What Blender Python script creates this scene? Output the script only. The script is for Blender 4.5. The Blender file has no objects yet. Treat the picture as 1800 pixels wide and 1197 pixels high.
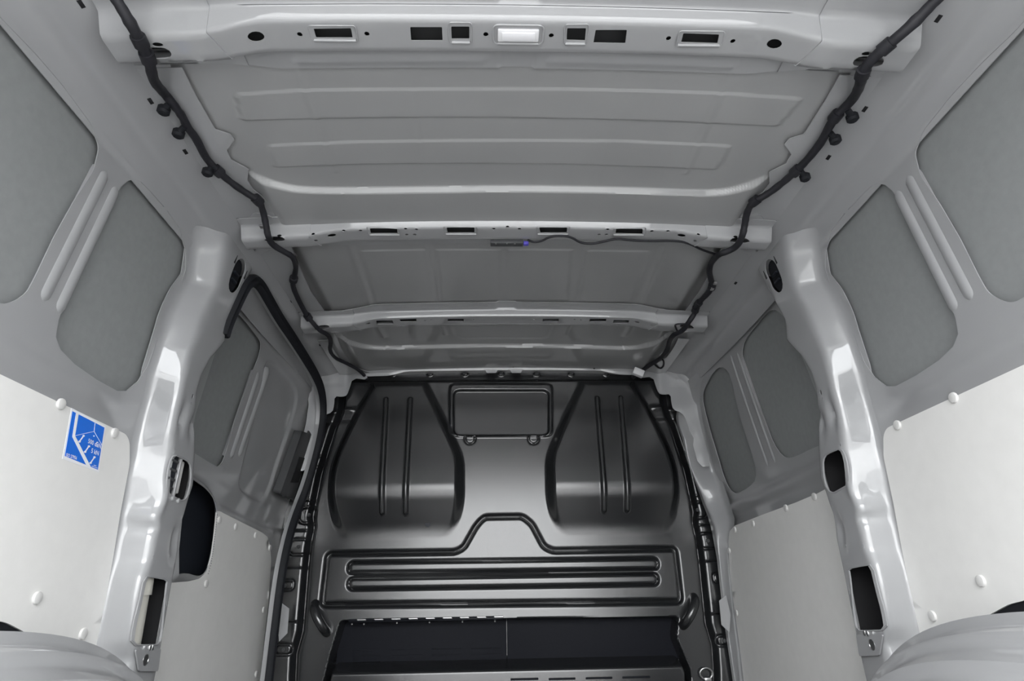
import bpy, math
import numpy as np
from mathutils import Matrix, Vector
from mathutils.geometry import delaunay_2d_cdt

# ---------------------------------------------------------------- camera, world, exposure
SC = bpy.context.scene
COL = SC.collection
CAM_R = np.array([[0.99945085, 0.00339164, -0.03296200],
                  [-0.02861285, -0.41337078, -0.91011313],
                  [-0.01671230, 0.91055647, -0.41304674]])
CAM_P = np.array([-0.048, 0.0, 0.5])
FPX = 1040.0
cam = bpy.data.cameras.new('camera')
cam.sensor_width = 36.0
cam.lens = FPX / 1800 * 36
cam.clip_start = 0.01
camo = bpy.data.objects.new('camera', cam)
COL.objects.link(camo)
M = Matrix.Identity(4)
for i in range(3):
    for j in range(3):
        M[i][j] = CAM_R[i][j]
    M[i][3] = CAM_P[i]
camo.matrix_world = M
SC.camera = camo

w = bpy.data.worlds.new('world')
SC.world = w
w.use_nodes = True
nt = w.node_tree
bg = nt.nodes['Background']
tc = nt.nodes.new('ShaderNodeTexCoord')
sp = nt.nodes.new('ShaderNodeSeparateXYZ')
rp = nt.nodes.new('ShaderNodeValToRGB')
nt.links.new(tc.outputs['Generated'], sp.inputs[0])
nt.links.new(sp.outputs['Z'], rp.inputs['Fac'])
rp.color_ramp.elements[1].position = 0.7
rp.color_ramp.elements[0].color = (0.66, 0.68, 0.70, 1)
rp.color_ramp.elements[1].color = (1.35, 1.36, 1.38, 1)
nt.links.new(rp.outputs['Color'], bg.inputs['Color'])
bg.inputs['Strength'].default_value = 11.8
# the open rear doorway: a portal that only helps sampling of the overcast sky
pl = bpy.data.lights.new('doorway_portal', 'AREA')
pl.shape = 'RECTANGLE'
pl.size = 1.50
pl.size_y = 1.42
pl.cycles.is_portal = True
plo = bpy.data.objects.new('doorway_portal', pl)
plo.location = (0, -0.14, 0.70)
plo.rotation_euler = (math.radians(90), 0, 0)
COL.objects.link(plo)

SC.view_settings.view_transform = 'Standard'
SC.view_settings.look = 'None'
SC.view_settings.gamma = 1.0
SC.view_settings.use_curve_mapping = False
SC.view_settings.exposure = 0.0
try:
    SC.cycles.max_bounces = 14
    SC.cycles.diffuse_bounces = 8
    SC.cycles.glossy_bounces = 8
    SC.cycles.caustics_reflective = False
    SC.cycles.caustics_refractive = False
except Exception:
    pass


# ---------------------------------------------------------------- materials
def mat(name, col, rough=0.5, metal=0.0, coat=0.0, coat_r=0.06, noise=0.0, nscale=40.0, bump=0.0, spec=0.5):
    m = bpy.data.materials.new(name)
    m.use_nodes = True
    t = m.node_tree
    b = t.nodes['Principled BSDF']
    b.inputs['Roughness'].default_value = rough
    b.inputs['Metallic'].default_value = metal
    b.inputs['Coat Weight'].default_value = coat
    b.inputs['Coat Roughness'].default_value = coat_r
    b.inputs['Specular IOR Level'].default_value = spec
    c = t.nodes.new('ShaderNodeTexCoord')
    n = t.nodes.new('ShaderNodeTexNoise')
    n.inputs['Scale'].default_value = nscale
    n.inputs['Detail'].default_value = 3
    t.links.new(c.outputs['Object'], n.inputs['Vector'])
    r = t.nodes.new('ShaderNodeValToRGB')
    r.color_ramp.elements[0].position = 0.3
    r.color_ramp.elements[1].position = 0.7
    r.color_ramp.elements[0].color = tuple(max(0, x * (1 - noise)) for x in col) + (1,)
    r.color_ramp.elements[1].color = tuple(min(1, x * (1 + noise)) for x in col) + (1,)
    t.links.new(n.outputs['Fac'], r.inputs['Fac'])
    t.links.new(r.outputs['Color'], b.inputs['Base Color'])
    if bump:
        bn = t.nodes.new('ShaderNodeBump')
        bn.inputs['Strength'].default_value = bump
        bn.inputs['Distance'].default_value = 0.001
        n2 = t.nodes.new('ShaderNodeTexNoise')
        n2.inputs['Scale'].default_value = nscale * 8
        t.links.new(c.outputs['Object'], n2.inputs['Vector'])
        t.links.new(n2.outputs['Fac'], bn.inputs['Height'])
        t.links.new(bn.outputs['Normal'], b.inputs['Normal'])
    return m


PAINT = mat('grey_body_paint', (0.350, 0.354, 0.360), 0.36, coat=1.0, coat_r=0.03, noise=0.02, nscale=3)
SKIN = mat('matte_grey_primer', (0.255, 0.264, 0.266), 0.75, noise=0.04, nscale=60, bump=0.05, spec=0.3)
ROOF = mat('grey_roof_paint', (0.330, 0.333, 0.333), 0.40, coat=0.7, coat_r=0.07, noise=0.03, nscale=5)
BOARD = mat('cream_lining_board', (0.80, 0.795, 0.775), 0.55, noise=0.015, nscale=30, bump=0.03)
CLIP = mat('cream_plastic_clip', (0.68, 0.675, 0.66), 0.45)
BLACK = mat('satin_black_moulding', (0.016, 0.017, 0.0185), 0.23, noise=0.05, nscale=200, bump=0.02, spec=1.0)
FLAP = mat('matte_black_board', (0.008, 0.009, 0.013), 0.7, noise=0.1, nscale=120, spec=0.2)
CABLE = mat('black_loom_tape', (0.012, 0.012, 0.016), 0.6, noise=0.2, nscale=90, bump=0.2)
RUBBER = mat('black_rubber', (0.012, 0.013, 0.016), 0.65, noise=0.1, nscale=50, spec=0.25)
BEAM_SHADE = mat('dark_grey_primer', (0.035, 0.036, 0.037), 0.6)  # dark grey standing in for shade inside the roof beams
DARK = mat('dark_cavity_wax', (0.006, 0.006, 0.007), 0.8)  # near-black standing in for shade inside cavities, holes and slots
NAVY = mat('dark_plastic', (0.012, 0.015, 0.022), 0.6)
GPLASTIC = mat('dark_grey_plastic', (0.06, 0.062, 0.065), 0.5)
WHITE = mat('white_plastic', (0.80, 0.80, 0.81), 0.4)
LENS = mat('frosted_white_lens', (0.85, 0.85, 0.87), 0.35)
BLUE = mat('blue_print', (0.015, 0.16, 0.72), 0.5)
PAPER = mat('white_print', (0.86, 0.87, 0.90), 0.5)
STEEL = mat('bright_steel', (0.6, 0.6, 0.6), 0.3, metal=1.0)
DUCT = mat('cream_duct_plastic', (0.55, 0.54, 0.49), 0.45)
FLOOR = mat('brown_plywood_floor', (0.13, 0.128, 0.124), 0.55, noise=0.12, nscale=8, bump=0.05)
FACADE = mat('white_render', (0.84, 0.84, 0.83), 0.8, noise=0.05, nscale=1)
GROUND = mat('grey_concrete', (0.22, 0.22, 0.22), 0.8, noise=0.1, nscale=3, bump=0.1)
BLUECON = mat('blue_connector', (0.12, 0.10, 0.55), 0.4)


# ---------------------------------------------------------------- survey helpers: photo pixel -> point on a body surface
def ray(px, py):
    return CAM_R @ np.array([(px - 900) / FPX, -(py - 598.5) / FPX, -1.0])


def onX(px, py, X):
    d = ray(px, py)
    return CAM_P + d * ((X - CAM_P[0]) / d[0])


def onY(px, py, Y):
    d = ray(px, py)
    return CAM_P + d * ((Y - CAM_P[1]) / d[1])


def onZ(px, py, Z):
    d = ray(px, py)
    return CAM_P + d * ((Z - CAM_P[2]) / d[2])


def sst(a, b, x):
    t = np.clip((np.asarray(x, float) - a) / (b - a), 0, 1)
    return t * t * (3 - 2 * t)


def taper(y, z):
    return 0.032 * sst(1.7, 2.4, y) * sst(0.75, 1.2, z)


WZ = [-1, .90, 1.335, 1.365, 1.40, 1.43, 1.445, 1.452]
WX = [.845, .845, .805, .795, .775, .715, .69, .64]


def wallx(y, z):
    return np.interp(z, WZ, WX) - taper(y, z) * 0.8


def frontx(y, z):                       # the front bay's inner frame, a little further out
    return np.interp(z, [-1, .85, 1.335, 1.40, 1.46], [.865, .865, .822, .808, .79]) - taper(y, z)


def pfx(y, z):                          # inboard flange of the door pillars
    return np.interp(z, [-1, .9, 1.2, 1.4, 1.5], [.775, .775, .766, .738, .72])


def flx(y, z):                          # door aperture flange
    return np.interp(z, [-1, .9, 1.2, 1.4, 1.5], [.80, .80, .79, .757, .74]) - taper(y, z)


def on_side(px, py, s, fx):
    x = 0.8
    for _ in range(60):
        p = onX(px, py, s * x)
        x = 0.5 * x + 0.5 * float(fx(p[1], p[2]))
    return p


def yz(pts, s, fx):
    return [tuple(on_side(a, b, s, fx)[1:]) for a, b in pts]


def crown(x):
    return -0.045 * np.asarray(x, float) ** 2


ROOF_Z = 1.452
BOW_Z = 1.420


def on_crown(px, py, z0):
    z = z0
    for _ in range(30):
        p = onZ(px, py, z)
        z = 0.5 * z + 0.5 * (z0 + float(crown(p[0])))
    return p


def xy(pts, z0):
    return [tuple(on_crown(a, b, z0)[:2]) for a, b in pts]


# ---------------------------------------------------------------- mesh helpers
def link(name, me, m=None, parent=None):
    o = bpy.data.objects.new(name, me)
    COL.objects.link(o)
    if m is not None:
        me.materials.append(m)
    if parent is not None:
        o.parent = parent
        o.matrix_parent_inverse = Matrix.Translation(-Vector(parent.location))
    return o


def rim_sharp(me):
    # boundary edges stay crisp when the sheet is given its thickness
    n = np.zeros(len(me.loops), np.int32)
    me.loops.foreach_get('edge_index', n)
    cnt = np.bincount(n, minlength=len(me.edges))
    sh = np.zeros(len(me.edges), bool)
    a = me.attributes.get('sharp_edge')
    if a is None:
        a = me.attributes.new('sharp_edge', 'BOOLEAN', 'EDGE')
    a.data.foreach_get('value', sh)
    a.data.foreach_set('value', sh | (cnt == 1))


def mesh(name, V, F, m=None, parent=None, angle=40):
    me = bpy.data.meshes.new(name)
    me.from_pydata([tuple(map(float, v)) for v in V], [], [tuple(int(i) for i in f) for f in F])
    me.polygons.foreach_set('use_smooth', [True] * len(me.polygons))
    me.update()
    me.set_sharp_from_angle(angle=math.radians(angle))
    rim_sharp(me)
    return link(name, me, m, parent)


def grid_mesh(name, P, m=None, parent=None, angle=60, keep=None):
    """P: (nu, nv, 3) array; keep: optional (nu-1, nv-1) mask of quads"""
    nu, nv = P.shape[:2]
    i, j = np.meshgrid(np.arange(nu - 1), np.arange(nv - 1), indexing='ij')
    a = (i * nv + j)
    q = np.stack([a, a + nv, a + nv + 1, a + 1], -1)
    q = q[keep] if keep is not None else q.reshape(-1, 4)
    V = P.reshape(-1, 3)
    used, inv = np.unique(q.reshape(-1), return_inverse=True)
    V = V[used]
    q = inv.reshape(-1, 4)
    me = bpy.data.meshes.new(name)
    me.vertices.add(len(V))
    me.vertices.foreach_set('co', V.astype(np.float32).reshape(-1))
    me.loops.add(q.size)
    me.loops.foreach_set('vertex_index', q.reshape(-1).astype(np.int32))
    me.polygons.add(len(q))
    me.polygons.foreach_set('loop_start', np.arange(0, q.size, 4, dtype=np.int32))
    me.polygons.foreach_set('use_smooth', np.ones(len(q), bool))
    me.update(calc_edges=True)
    me.validate()
    me.set_sharp_from_angle(angle=math.radians(angle))
    rim_sharp(me)
    return link(name, me, m, parent)


def solid(o, t, off=0.0):
    md = o.modifiers.new('thickness', 'SOLIDIFY')
    md.thickness = t
    md.offset = off
    return o


def chaikin(P, n=2, closed=True):
    P = [np.array(p, float) for p in P]
    for _ in range(n):
        Q = []
        N = len(P)
        if not closed:
            Q.append(P[0])
        for i in range(N if closed else N - 1):
            a, b = P[i], P[(i + 1) % N]
            Q += [a * .75 + b * .25, a * .25 + b * .75]
        if not closed:
            Q.append(P[-1])
        P = Q
    return [tuple(p) for p in P]


def round_poly(P, r, n=5):
    """polygon with every corner rounded by radius-like distance r (number or list)"""
    out = []
    N = len(P)
    for i in range(N):
        p = np.array(P[i], float)
        a = np.array(P[i - 1], float)
        b = np.array(P[(i + 1) % N], float)
        rr = r[i] if isinstance(r, (list, tuple)) else r
        la, lb = np.linalg.norm(a - p), np.linalg.norm(b - p)
        rr = min(rr, la * .49, lb * .49)
        if rr < 1e-5:
            out.append(tuple(p))
            continue
        s, e = p + (a - p) / la * rr, p + (b - p) / lb * rr
        for k in range(n + 1):
            t = k / n
            out.append(tuple((1 - t) ** 2 * s + 2 * t * (1 - t) * p + t * t * e))
    return out


def pip(P, poly):
    P = np.asarray(P, float)
    x, y = P[:, 0], P[:, 1]
    ins = np.zeros(len(P), bool)
    q = np.asarray(poly, float)
    for (x1, y1), (x2, y2) in zip(q, np.roll(q, -1, 0)):
        if y1 == y2:
            continue
        c = ((y1 > y) != (y2 > y)) & (x < (x2 - x1) * (y - y1) / (y2 - y1) + x1)
        ins ^= c
    return ins


def seg_dist(P, A, B):
    P = np.asarray(P, float)
    A, B = np.asarray(A, float), np.asarray(B, float)
    d = B - A
    t = np.clip(((P - A) @ d) / max(d @ d, 1e-12), 0, 1)
    return np.linalg.norm(P - (A + t[:, None] * d), axis=1)


def line_dist(P, pts, closed=False):
    q = list(pts) + ([pts[0]] if closed else [])
    D = np.full(len(P), 1e9)
    for a, b in zip(q[:-1], q[1:]):
        D = np.minimum(D, seg_dist(P, a, b))
    return D


def sdf(P, poly):
    """signed distance, positive inside"""
    d = line_dist(P, poly, True)
    return np.where(pip(P, poly), d, -d)


def resample(poly, step, closed=True):
    out = []
    q = list(poly) + ([poly[0]] if closed else [])
    for a, b in zip(q[:-1], q[1:]):
        a, b = np.array(a, float), np.array(b, float)
        n = max(1, int(np.ceil(np.linalg.norm(b - a) / step)))
        for k in range(n):
            out.append(tuple(a + (b - a) * k / n))
    if not closed:
        out.append(tuple(poly[-1]))
    return out


def sheet(name, outline, holes, fmap, step, m=None, parent=None, thick=0.0015, angle=35, off=0.0, rim=None):
    """flat-parameter sheet with real holes; fmap turns (n,2) params into (n,3) points"""
    rim = rim or step
    loops = [resample(outline, rim)] + [resample(h, rim * 0.7) for h in holes]
    pts, edges = [], []
    for lp in loops:
        s = len(pts)
        pts += lp
        edges += [(s + i, s + (i + 1) % len(lp)) for i in range(len(lp))]
    B = np.array(pts, float)
    lo, hi = np.array(loops[0]).min(0), np.array(loops[0]).max(0)
    gx, gy = np.meshgrid(np.arange(lo[0] + step * .5, hi[0], step), np.arange(lo[1] + step * .5, hi[1], step), indexing='ij')
    G = np.stack([gx.ravel(), gy.ravel()], 1)
    k = pip(G, loops[0])
    for h in loops[1:]:
        k &= ~pip(G, h)
    G = G[k]
    if len(G):
        near = np.zeros(len(G), bool)
        for c in range(0, len(G), 4000):
            g = G[c:c + 4000]
            near[c:c + 4000] = (((g[:, None, :] - B[None]) ** 2).sum(-1).min(1) < (step * .45) ** 2)
        G = G[~near]
    allp = [Vector((float(p[0]), float(p[1]))) for p in pts] + [Vector((float(p[0]), float(p[1]))) for p in G]
    vo, eo, fo, _, _, _ = delaunay_2d_cdt(allp, edges, [], 0, 1e-7)
    V2 = np.array([tuple(v) for v in vo])
    F = np.array([f for f in fo if len(f) == 3])
    cen = V2[F].mean(1)
    k = pip(cen, loops[0])
    for h in loops[1:]:
        k &= ~pip(cen, h)
    o = mesh(name, fmap(V2), F[k], m, parent, angle)
    if thick:
        solid(o, thick, off)
    return o


def box(name, c, s, m, parent=None, bev=0.002, R=None, seg=2):
    import bmesh
    bm = bmesh.new()
    bmesh.ops.create_cube(bm, size=1.0)
    for v in bm.verts:
        v.co = Vector((v.co.x * s[0], v.co.y * s[1], v.co.z * s[2]))
    if bev:
        bmesh.ops.bevel(bm, geom=list(bm.edges), offset=bev, segments=seg, profile=.5, affect='EDGES')
    T = Matrix.Translation(Vector([float(x) for x in c]))
    if R is not None:
        T = T @ R
    bm.transform(T)
    me = bpy.data.meshes.new(name)
    bm.to_mesh(me)
    bm.free()
    me.polygons.foreach_set('use_smooth', [True] * len(me.polygons))
    me.set_sharp_from_angle(angle=math.radians(35))
    return link(name, me, m, parent)


def tube(name, pts, r, m, parent=None, n=10, smooth_n=2, closed=False, wob=0.0):
    P = np.array(chaikin(pts, smooth_n, closed) if smooth_n else pts, float)
    N = len(P)
    rr = np.full(N, r) if np.isscalar(r) else np.interp(np.linspace(0, 1, N), np.linspace(0, 1, len(r)), r)
    if wob:
        rng = np.random.default_rng(3)
        rr = rr * (1 + wob * rng.standard_normal(N))
    V, F = [], []
    up = np.array([0, 0, 1.0])
    prev = None
    for i in range(N):
        t = (P[(i + 1) % N] - P[i - 1]) if closed else (P[min(i + 1, N - 1)] - P[max(i - 1, 0)])
        t = t / (np.linalg.norm(t) + 1e-12)
        if prev is None:
            a = np.cross(t, up)
            if np.linalg.norm(a) < .05:
                a = np.cross(t, [1.0, 0, 0])
        else:
            a = prev - t * (prev @ t)
        a = a / np.linalg.norm(a)
        prev = a
        b = np.cross(t, a)
        for k in range(n):
            an = 2 * math.pi * k / n
            V.append(P[i] + rr[i] * (math.cos(an) * a + math.sin(an) * b))
    for i in range(N if closed else N - 1):
        for k in range(n):
            j = (i + 1) % N
            F.append((i * n + k, i * n + (k + 1) % n, j * n + (k + 1) % n, j * n + k))
    if not closed:
        F.append(tuple(range(n))[::-1])
        F.append(tuple((N - 1) * n + k for k in range(n)))
    return mesh(name, V, F, m, parent, 50)


def sweep_strip(name, pts, nrm, prof, m, parent=None, closed=False):
    """sweep a closed 2D profile (side, out) along pts; nrm = outward normal"""
    P = np.array(pts, float)
    N, k = len(P), len(prof)
    nrm = np.array(nrm, float)
    V, F = [], []
    for i in range(N):
        t = P[min(i + 1, N - 1)] - P[max(i - 1, 0)]
        t /= np.linalg.norm(t) + 1e-12
        nn = nrm - t * (nrm @ t)
        nn /= np.linalg.norm(nn)
        s = np.cross(t, nn)
        for a, b in prof:
            V.append(P[i] + s * a + nn * b)
    for i in range(N - 1):
        for j in range(k):
            F.append((i * k + j, i * k + (j + 1) % k, (i + 1) * k + (j + 1) % k, (i + 1) * k + j))
    F.append(tuple(range(k))[::-1])
    F.append(tuple((N - 1) * k + j for j in range(k)))
    return mesh(name, V, F, m, parent, 45)


def lathe(name, c, axis, prof, m, parent=None, n=20):
    """prof: list of (radius, height along axis) from c"""
    ax = np.array(axis, float)
    ax /= np.linalg.norm(ax)
    a = np.cross(ax, [0, 0, 1.0] if abs(ax[2]) < .9 else [1.0, 0, 0])
    a /= np.linalg.norm(a)
    b = np.cross(ax, a)
    V, F = [], []
    for r, h in prof:
        for k in range(n):
            an = 2 * math.pi * k / n
            V.append(np.array(c, float) + ax * h + r * (math.cos(an) * a + math.sin(an) * b))
    for i in range(len(prof) - 1):
        for k in range(n):
            F.append((i * n + k, i * n + (k + 1) % n, (i + 1) * n + (k + 1) % n, (i + 1) * n + k))
    F.append(tuple((len(prof) - 1) * n + k for k in range(n)))
    F.append(tuple(range(n))[::-1])
    return mesh(name, V, F, m, parent, 40)


def thing(name, label, cat, loc=(0, 0, 0), group=None):
    o = bpy.data.objects.new(name, None)
    o.empty_display_size = 0.05
    o.location = loc
    COL.objects.link(o)
    return tag(o, label, cat, group)


def tag(o, label, cat, group=None):
    o['label'] = label
    o['category'] = cat
    if group:
        o['group'] = group
    return o


def struct(o):
    o['kind'] = 'structure'
    return o


# ================================================================ THE SETTING
REAR, FRONT = -0.13, 2.44

fl = struct(mesh('floor', [(-.86, REAR, 0), (.86, REAR, 0), (.86, 2.5, 0), (-.86, 2.5, 0),
                           (-.86, REAR, -.03), (.86, REAR, -.03), (.86, 2.5, -.03), (-.86, 2.5, -.03)],
                 [(0, 1, 2, 3), (7, 6, 5, 4), (0, 4, 5, 1), (2, 6, 7, 3), (1, 5, 6, 2), (3, 7, 4, 0)], FLOOR))
gr = struct(mesh('ground', [(-40, -60, -.55), (40, -60, -.55), (40, 20, -.55), (-40, 20, -.55)], [(0, 1, 2, 3)], GROUND))

# pale building across the yard, seen only in reflections
struct(box('wall_back', (0, -16, 1.45), (60, 2, 4.0), FACADE, None, 0))
# unseen dark box added round the body to keep outside light from leaking in
x1, y0, y1, z0, z1 = .935, REAR - .01, 2.62, -.10, 1.56
V = [(-x1, y0, z0), (x1, y0, z0), (x1, y1, z0), (-x1, y1, z0), (-x1, y0, z1), (x1, y0, z1), (x1, y1, z1), (-x1, y1, z1)]
struct(mesh('wall_front', V, [(0, 3, 2, 1), (4, 5, 6, 7), (0, 4, 7, 3), (1, 2, 6, 5), (3, 7, 6, 2)], DARK, None, 10))
# rear door frame round the open doorway
fr_o = [(-.935, -.10), (.935, -.10), (.935, 1.56), (-.935, 1.56)]
fr_i = round_poly([(-.74, .0), (.74, .0), (.71, 1.395), (-.71, 1.395)], .08)
struct(sheet('trim_1', fr_o, [fr_i], lambda Q: np.stack([Q[:, 0], np.full(len(Q), REAR), Q[:, 1]], 1), .06, PAINT, None, .02))

# ---------------------------------------------------------------- roof skin (ceiling): one pressed sheet
nx, ys = 240, np.arange(REAR, 2.42, 0.0030)
xs = np.linspace(-.74, .74, nx)
X, Y = np.meshgrid(xs, ys, indexing='ij')
P2 = np.stack([X.ravel(), Y.ravel()], 1)
H = np.zeros(len(P2))                   # + = up (away from the viewer)


def pad(pts, h, wd=.006, mirror=False, rad=.012):
    global H
    q = round_poly(xy(pts, ROOF_Z), rad)
    H += h * sst(0, wd, sdf(P2, q))
    if mirror:
        q = [(-a, b) for a, b in q][::-1]
        H += h * sst(0, wd, sdf(P2, q))


def bead(pts, h, wd, mirror=False):
    global H
    q = xy(pts, ROOF_Z)
    d = line_dist(P2, q)
    H += h * (1 - sst(0, wd, d))
    if mirror:
        d = line_dist(P2, [(-a, b) for a, b in q])
        H += h * (1 - sst(0, wd, d))


def step_line(pts, drop, wd, f0=.585, f1=.625):
    """forward of this line the sheet lies lower"""
    global H
    q = np.array(chaikin(xy(pts, ROOF_Z), 3, False))
    q = q[np.argsort(q[:, 0])]
    yl = np.interp(P2[:, 0], q[:, 0], q[:, 1])
    H -= drop * sst(-wd / 2, wd / 2, P2[:, 1] - yl) * (1 - sst(f0, f1, np.abs(P2[:, 0])))


pad([(413, 164), (540, 156), (700, 155), (885, 154), (1080, 156), (1270, 162), (1412, 172), (1368, 222), (1200, 214), (885, 206), (560, 208), (424, 212)], -.0032, .0030)
pad([(470, 254), (640, 247), (885, 245), (1090, 246), (1288, 255), (1260, 298), (1060, 290), (885, 287), (640, 288), (482, 294)], -.0032, .0030)
bead([(520, 108), (590, 300)], -.002, .010, True)
bead([(722, 112), (745, 320)], -.001, .008, True)
step_line([(300, 250), (385, 272), (415, 290), (450, 308), (490, 322), (540, 331), (700, 330), (885, 327), (1050, 329), (1200, 334), (1265, 335), (1315, 323), (1365, 302), (1400, 286), (1440, 260)], .016, .008)
H2 = H.copy()
# the second bay starts level again behind the second crossmember
yb2 = on_crown(880, 410, BOW_Z)[1]
H += .016 * sst(yb2 - .02, yb2 + .02, P2[:, 1])
for q in ([(634, 440), (748, 438), (764, 530), (660, 531)], [(767, 438), (880, 438), (880, 527), (776, 529)],
          [(892, 438), (1006, 438), (998, 527), (890, 527)], [(1030, 439), (1142, 441), (1110, 531), (1010, 529)]):
    pad(q, -.0025, .003, rad=.004)
bead([(752, 425), (770, 535)], -.003, .012, True)
bead([(614, 425), (652, 535)], -.004, .014, True)
step_line([(540, 575), (590, 590), (618, 600), (650, 608), (700, 608), (885, 604), (1050, 607), (1110, 609), (1145, 602), (1172, 592), (1230, 575)], .016, .007, .70, .73)
pad([(790, 572), (975, 572), (968, 592), (955, 597), (812, 597), (797, 590)], .004, .012)
bead([(664, 570), (675, 592)], -.005, .014, True)
bead([(775, 570), (783, 588)], -.004, .010, True)
Zr = ROOF_Z + crown(P2[:, 0]) + H
ceiling = struct(grid_mesh('ceiling', np.stack([P2[:, 0], P2[:, 1], Zr], 1).reshape(nx, len(ys), 3), ROOF))


# ---------------------------------------------------------------- side walls
def bump_line(Q, a, b, wd, h):
    return h * (1 - sst(0, wd, seg_dist(Q, a, b))) ** 1.0


OPEN_A = [(0, 30), (60, 92), (110, 150), (160, 218), (174, 258), (164, 300), (130, 352), (95, 415), (62, 485), (46, 515), (22, 531), (0, 535)]
OPEN_B = [(236, 315), (248, 320), (264, 336), (292, 368), (316, 402), (326, 440), (326, 472), (316, 505), (300, 545), (276, 595), (259, 643), (242, 670),
          (222, 687), (205, 687), (170, 668), (130, 640), (106, 615), (97, 592), (102, 562), (130, 490), (160, 430), (198, 350), (212, 328), (224, 318)]
RIB = [((186, 302), (76, 525)), ((205, 330), (103, 545))]
A_Y = yz(OPEN_A, -1, wallx)
A_Y = [(.06, A_Y[0][1])] + A_Y + [(.06, A_Y[-1][1])]
A_Y = round_poly(A_Y, .012)
B_Y = yz(OPEN_B, -1, wallx)
RIB_Y = [(yz([a], -1, wallx)[0], yz([b], -1, wallx)[0]) for a, b in RIB]

DR_A = [(392, 575), (404, 545), (412, 545), (432, 566), (456, 597), (459, 607), (454, 628), (440, 662), (415, 728), (404, 770), (393, 808), (384, 820), (378, 819), (350, 802), (325, 786)]
DR_B = [(466, 633), (482, 632), (500, 652), (516, 672), (524, 692), (521, 718), (511, 750), (499, 785), (487, 820), (478, 852), (466, 880), (452, 884), (430, 872), (418, 858), (422, 830), (445, 745), (458, 680)]
RF_A = [(1346, 552), (1356, 545), (1366, 545), (1384, 562), (1440, 700), (1465, 775), (1432, 786), (1398, 803), (1385, 805), (1374, 800), (1360, 780), (1344, 740), (1324, 690), (1307, 645), (1304, 620), (1309, 598), (1326, 576)]
RF_B = [(1262, 646), (1250, 660), (1238, 684), (1235, 700), (1240, 725), (1248, 755), (1260, 795), (1274, 843), (1284, 862), (1296, 868), (1318, 856), (1330, 842), (1328, 815), (1300, 730), (1285, 660), (1274, 646)]


def pressed_rib(a, b, s, fx, parent, r=.013, proud=.007):
    t = np.linspace(0, 1, 24)
    y, z = a[0] + (b[0] - a[0]) * t, a[1] + (b[1] - a[1]) * t
    k = np.sqrt(np.clip(1 - np.clip((np.abs(t - .5) - .46) / .04, 0, 1) ** 2, .02, 1))
    P = np.stack([s * (fx(y, z) + r - proud * k), y, z], 1)
    tube('pressed_rib', P, r, PAINT, parent, 20, 0)


def make_wall(side):
    s = -1 if side == 'left' else 1
    # rear bay inner frame with its two openings
    ribs = RIB_Y

    def fm(Q):
        y, z = Q[:, 0], Q[:, 1]
        x = wallx(y, z)
        d = 0
        # soft ledge above the lining, and the crease below the cant rail
        d = d + .010 * np.exp(-((z - .895) / .022) ** 2) * (1 - sst(1.12, 1.25, y))
        return np.stack([s * (x - d), y, z], 1)
    wz_top = 1.352
    root = sheet('wall_' + side, [(REAR, -.02), (1.345, -.02), (1.345, wz_top), (REAR, wz_top)], [A_Y, B_Y], fm, .0070, PAINT, None, .002, 60)
    struct(root)
    for a, b in ribs:
        pressed_rib(a, b, s, wallx, root, .021, .005)

    # outer skin behind the openings
    def fs(Q):
        return np.stack([s * (np.interp(Q[:, 1], [-1, .9, 1.335, 1.42], [.862, .862, .820, .806])), Q[:, 0], Q[:, 1]], 1)
    sheet('outer_skin', [(REAR, -.05), (1.37, -.05), (1.37, 1.39), (REAR, 1.39)], [], fs, .03, SKIN, root, .002, 60)

    # cant rail: folded profile running the length of the roof edge
    prof = [(.8065, 1.335), (.797, 1.364), (.778, 1.392), (.752, 1.398), (.722, 1.413), (.702, 1.422), (.690, 1.4255), (.640, 1.4265)]
    prof = np.array([prof[0]] + chaikin(prof, 2, False)[1:-1] + [prof[-1]])
    yy = np.linspace(REAR, 2.42, 90)
    G = np.zeros((len(prof), len(yy), 3))
    for i, (px_, pz_) in enumerate(prof):
        tp = taper(yy, 1.4) * 0.55
        edge = .012 * np.sin(yy * 9) * (i == len(prof) - 1)
        G[i, :, 0] = s * (px_ - tp + edge)
        G[i, :, 1] = yy
        G[i, :, 2] = pz_
    solid(grid_mesh('cant_rail', G, PAINT, root, 60), .002)
    # rail slots come later, as dark pieces standing in for their shade
    return root


wall_l = make_wall('left')
wall_r = make_wall('right')

# ---------------------------------------------------------------- front bay, right: fixed panel with openings
rfa = chaikin(yz(RF_A, 1, frontx), 1)
rfb = chaikin(yz(RF_B, 1, frontx), 1)
RR = [(yz([a], 1, frontx)[0], yz([b], 1, frontx)[0]) for a, b in [((1283, 622), (1350, 820)), ((1295, 618), (1363, 814))]]
CR = [yz(q, 1, frontx) for q in ([(1218, 650), (1320, 532)], [(1240, 640), (1345, 528)])]


def fm_rf(Q):
    y, z = Q[:, 0], Q[:, 1]
    d = 0
    for a, b in CR:
        d = d + bump_line(Q, a, b, .012, .004)
    d = d + .018 * np.exp(-((z - .835) / .02) ** 2)
    return np.stack([frontx(y, z) - d, y, z], 1)


sheet('front_panel', [(1.42, -.02), (2.42, -.02), (2.42, 1.425), (1.42, 1.425)], [rfa, rfb], fm_rf, .0065, PAINT, wall_r, .002, 60)


for a, b in RR:
    pressed_rib(a, b, 1, frontx, wall_r, .011, .0040)


def fm_skin_r(Q):
    return np.stack([frontx(Q[:, 0], Q[:, 1]) + .014, Q[:, 0], Q[:, 1]], 1)


sheet('outer_skin', [(1.40, .0), (2.42, .0), (2.42, 1.42), (1.40, 1.42)], [], fm_skin_r, .03, SKIN, wall_r, .002, 60)


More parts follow.
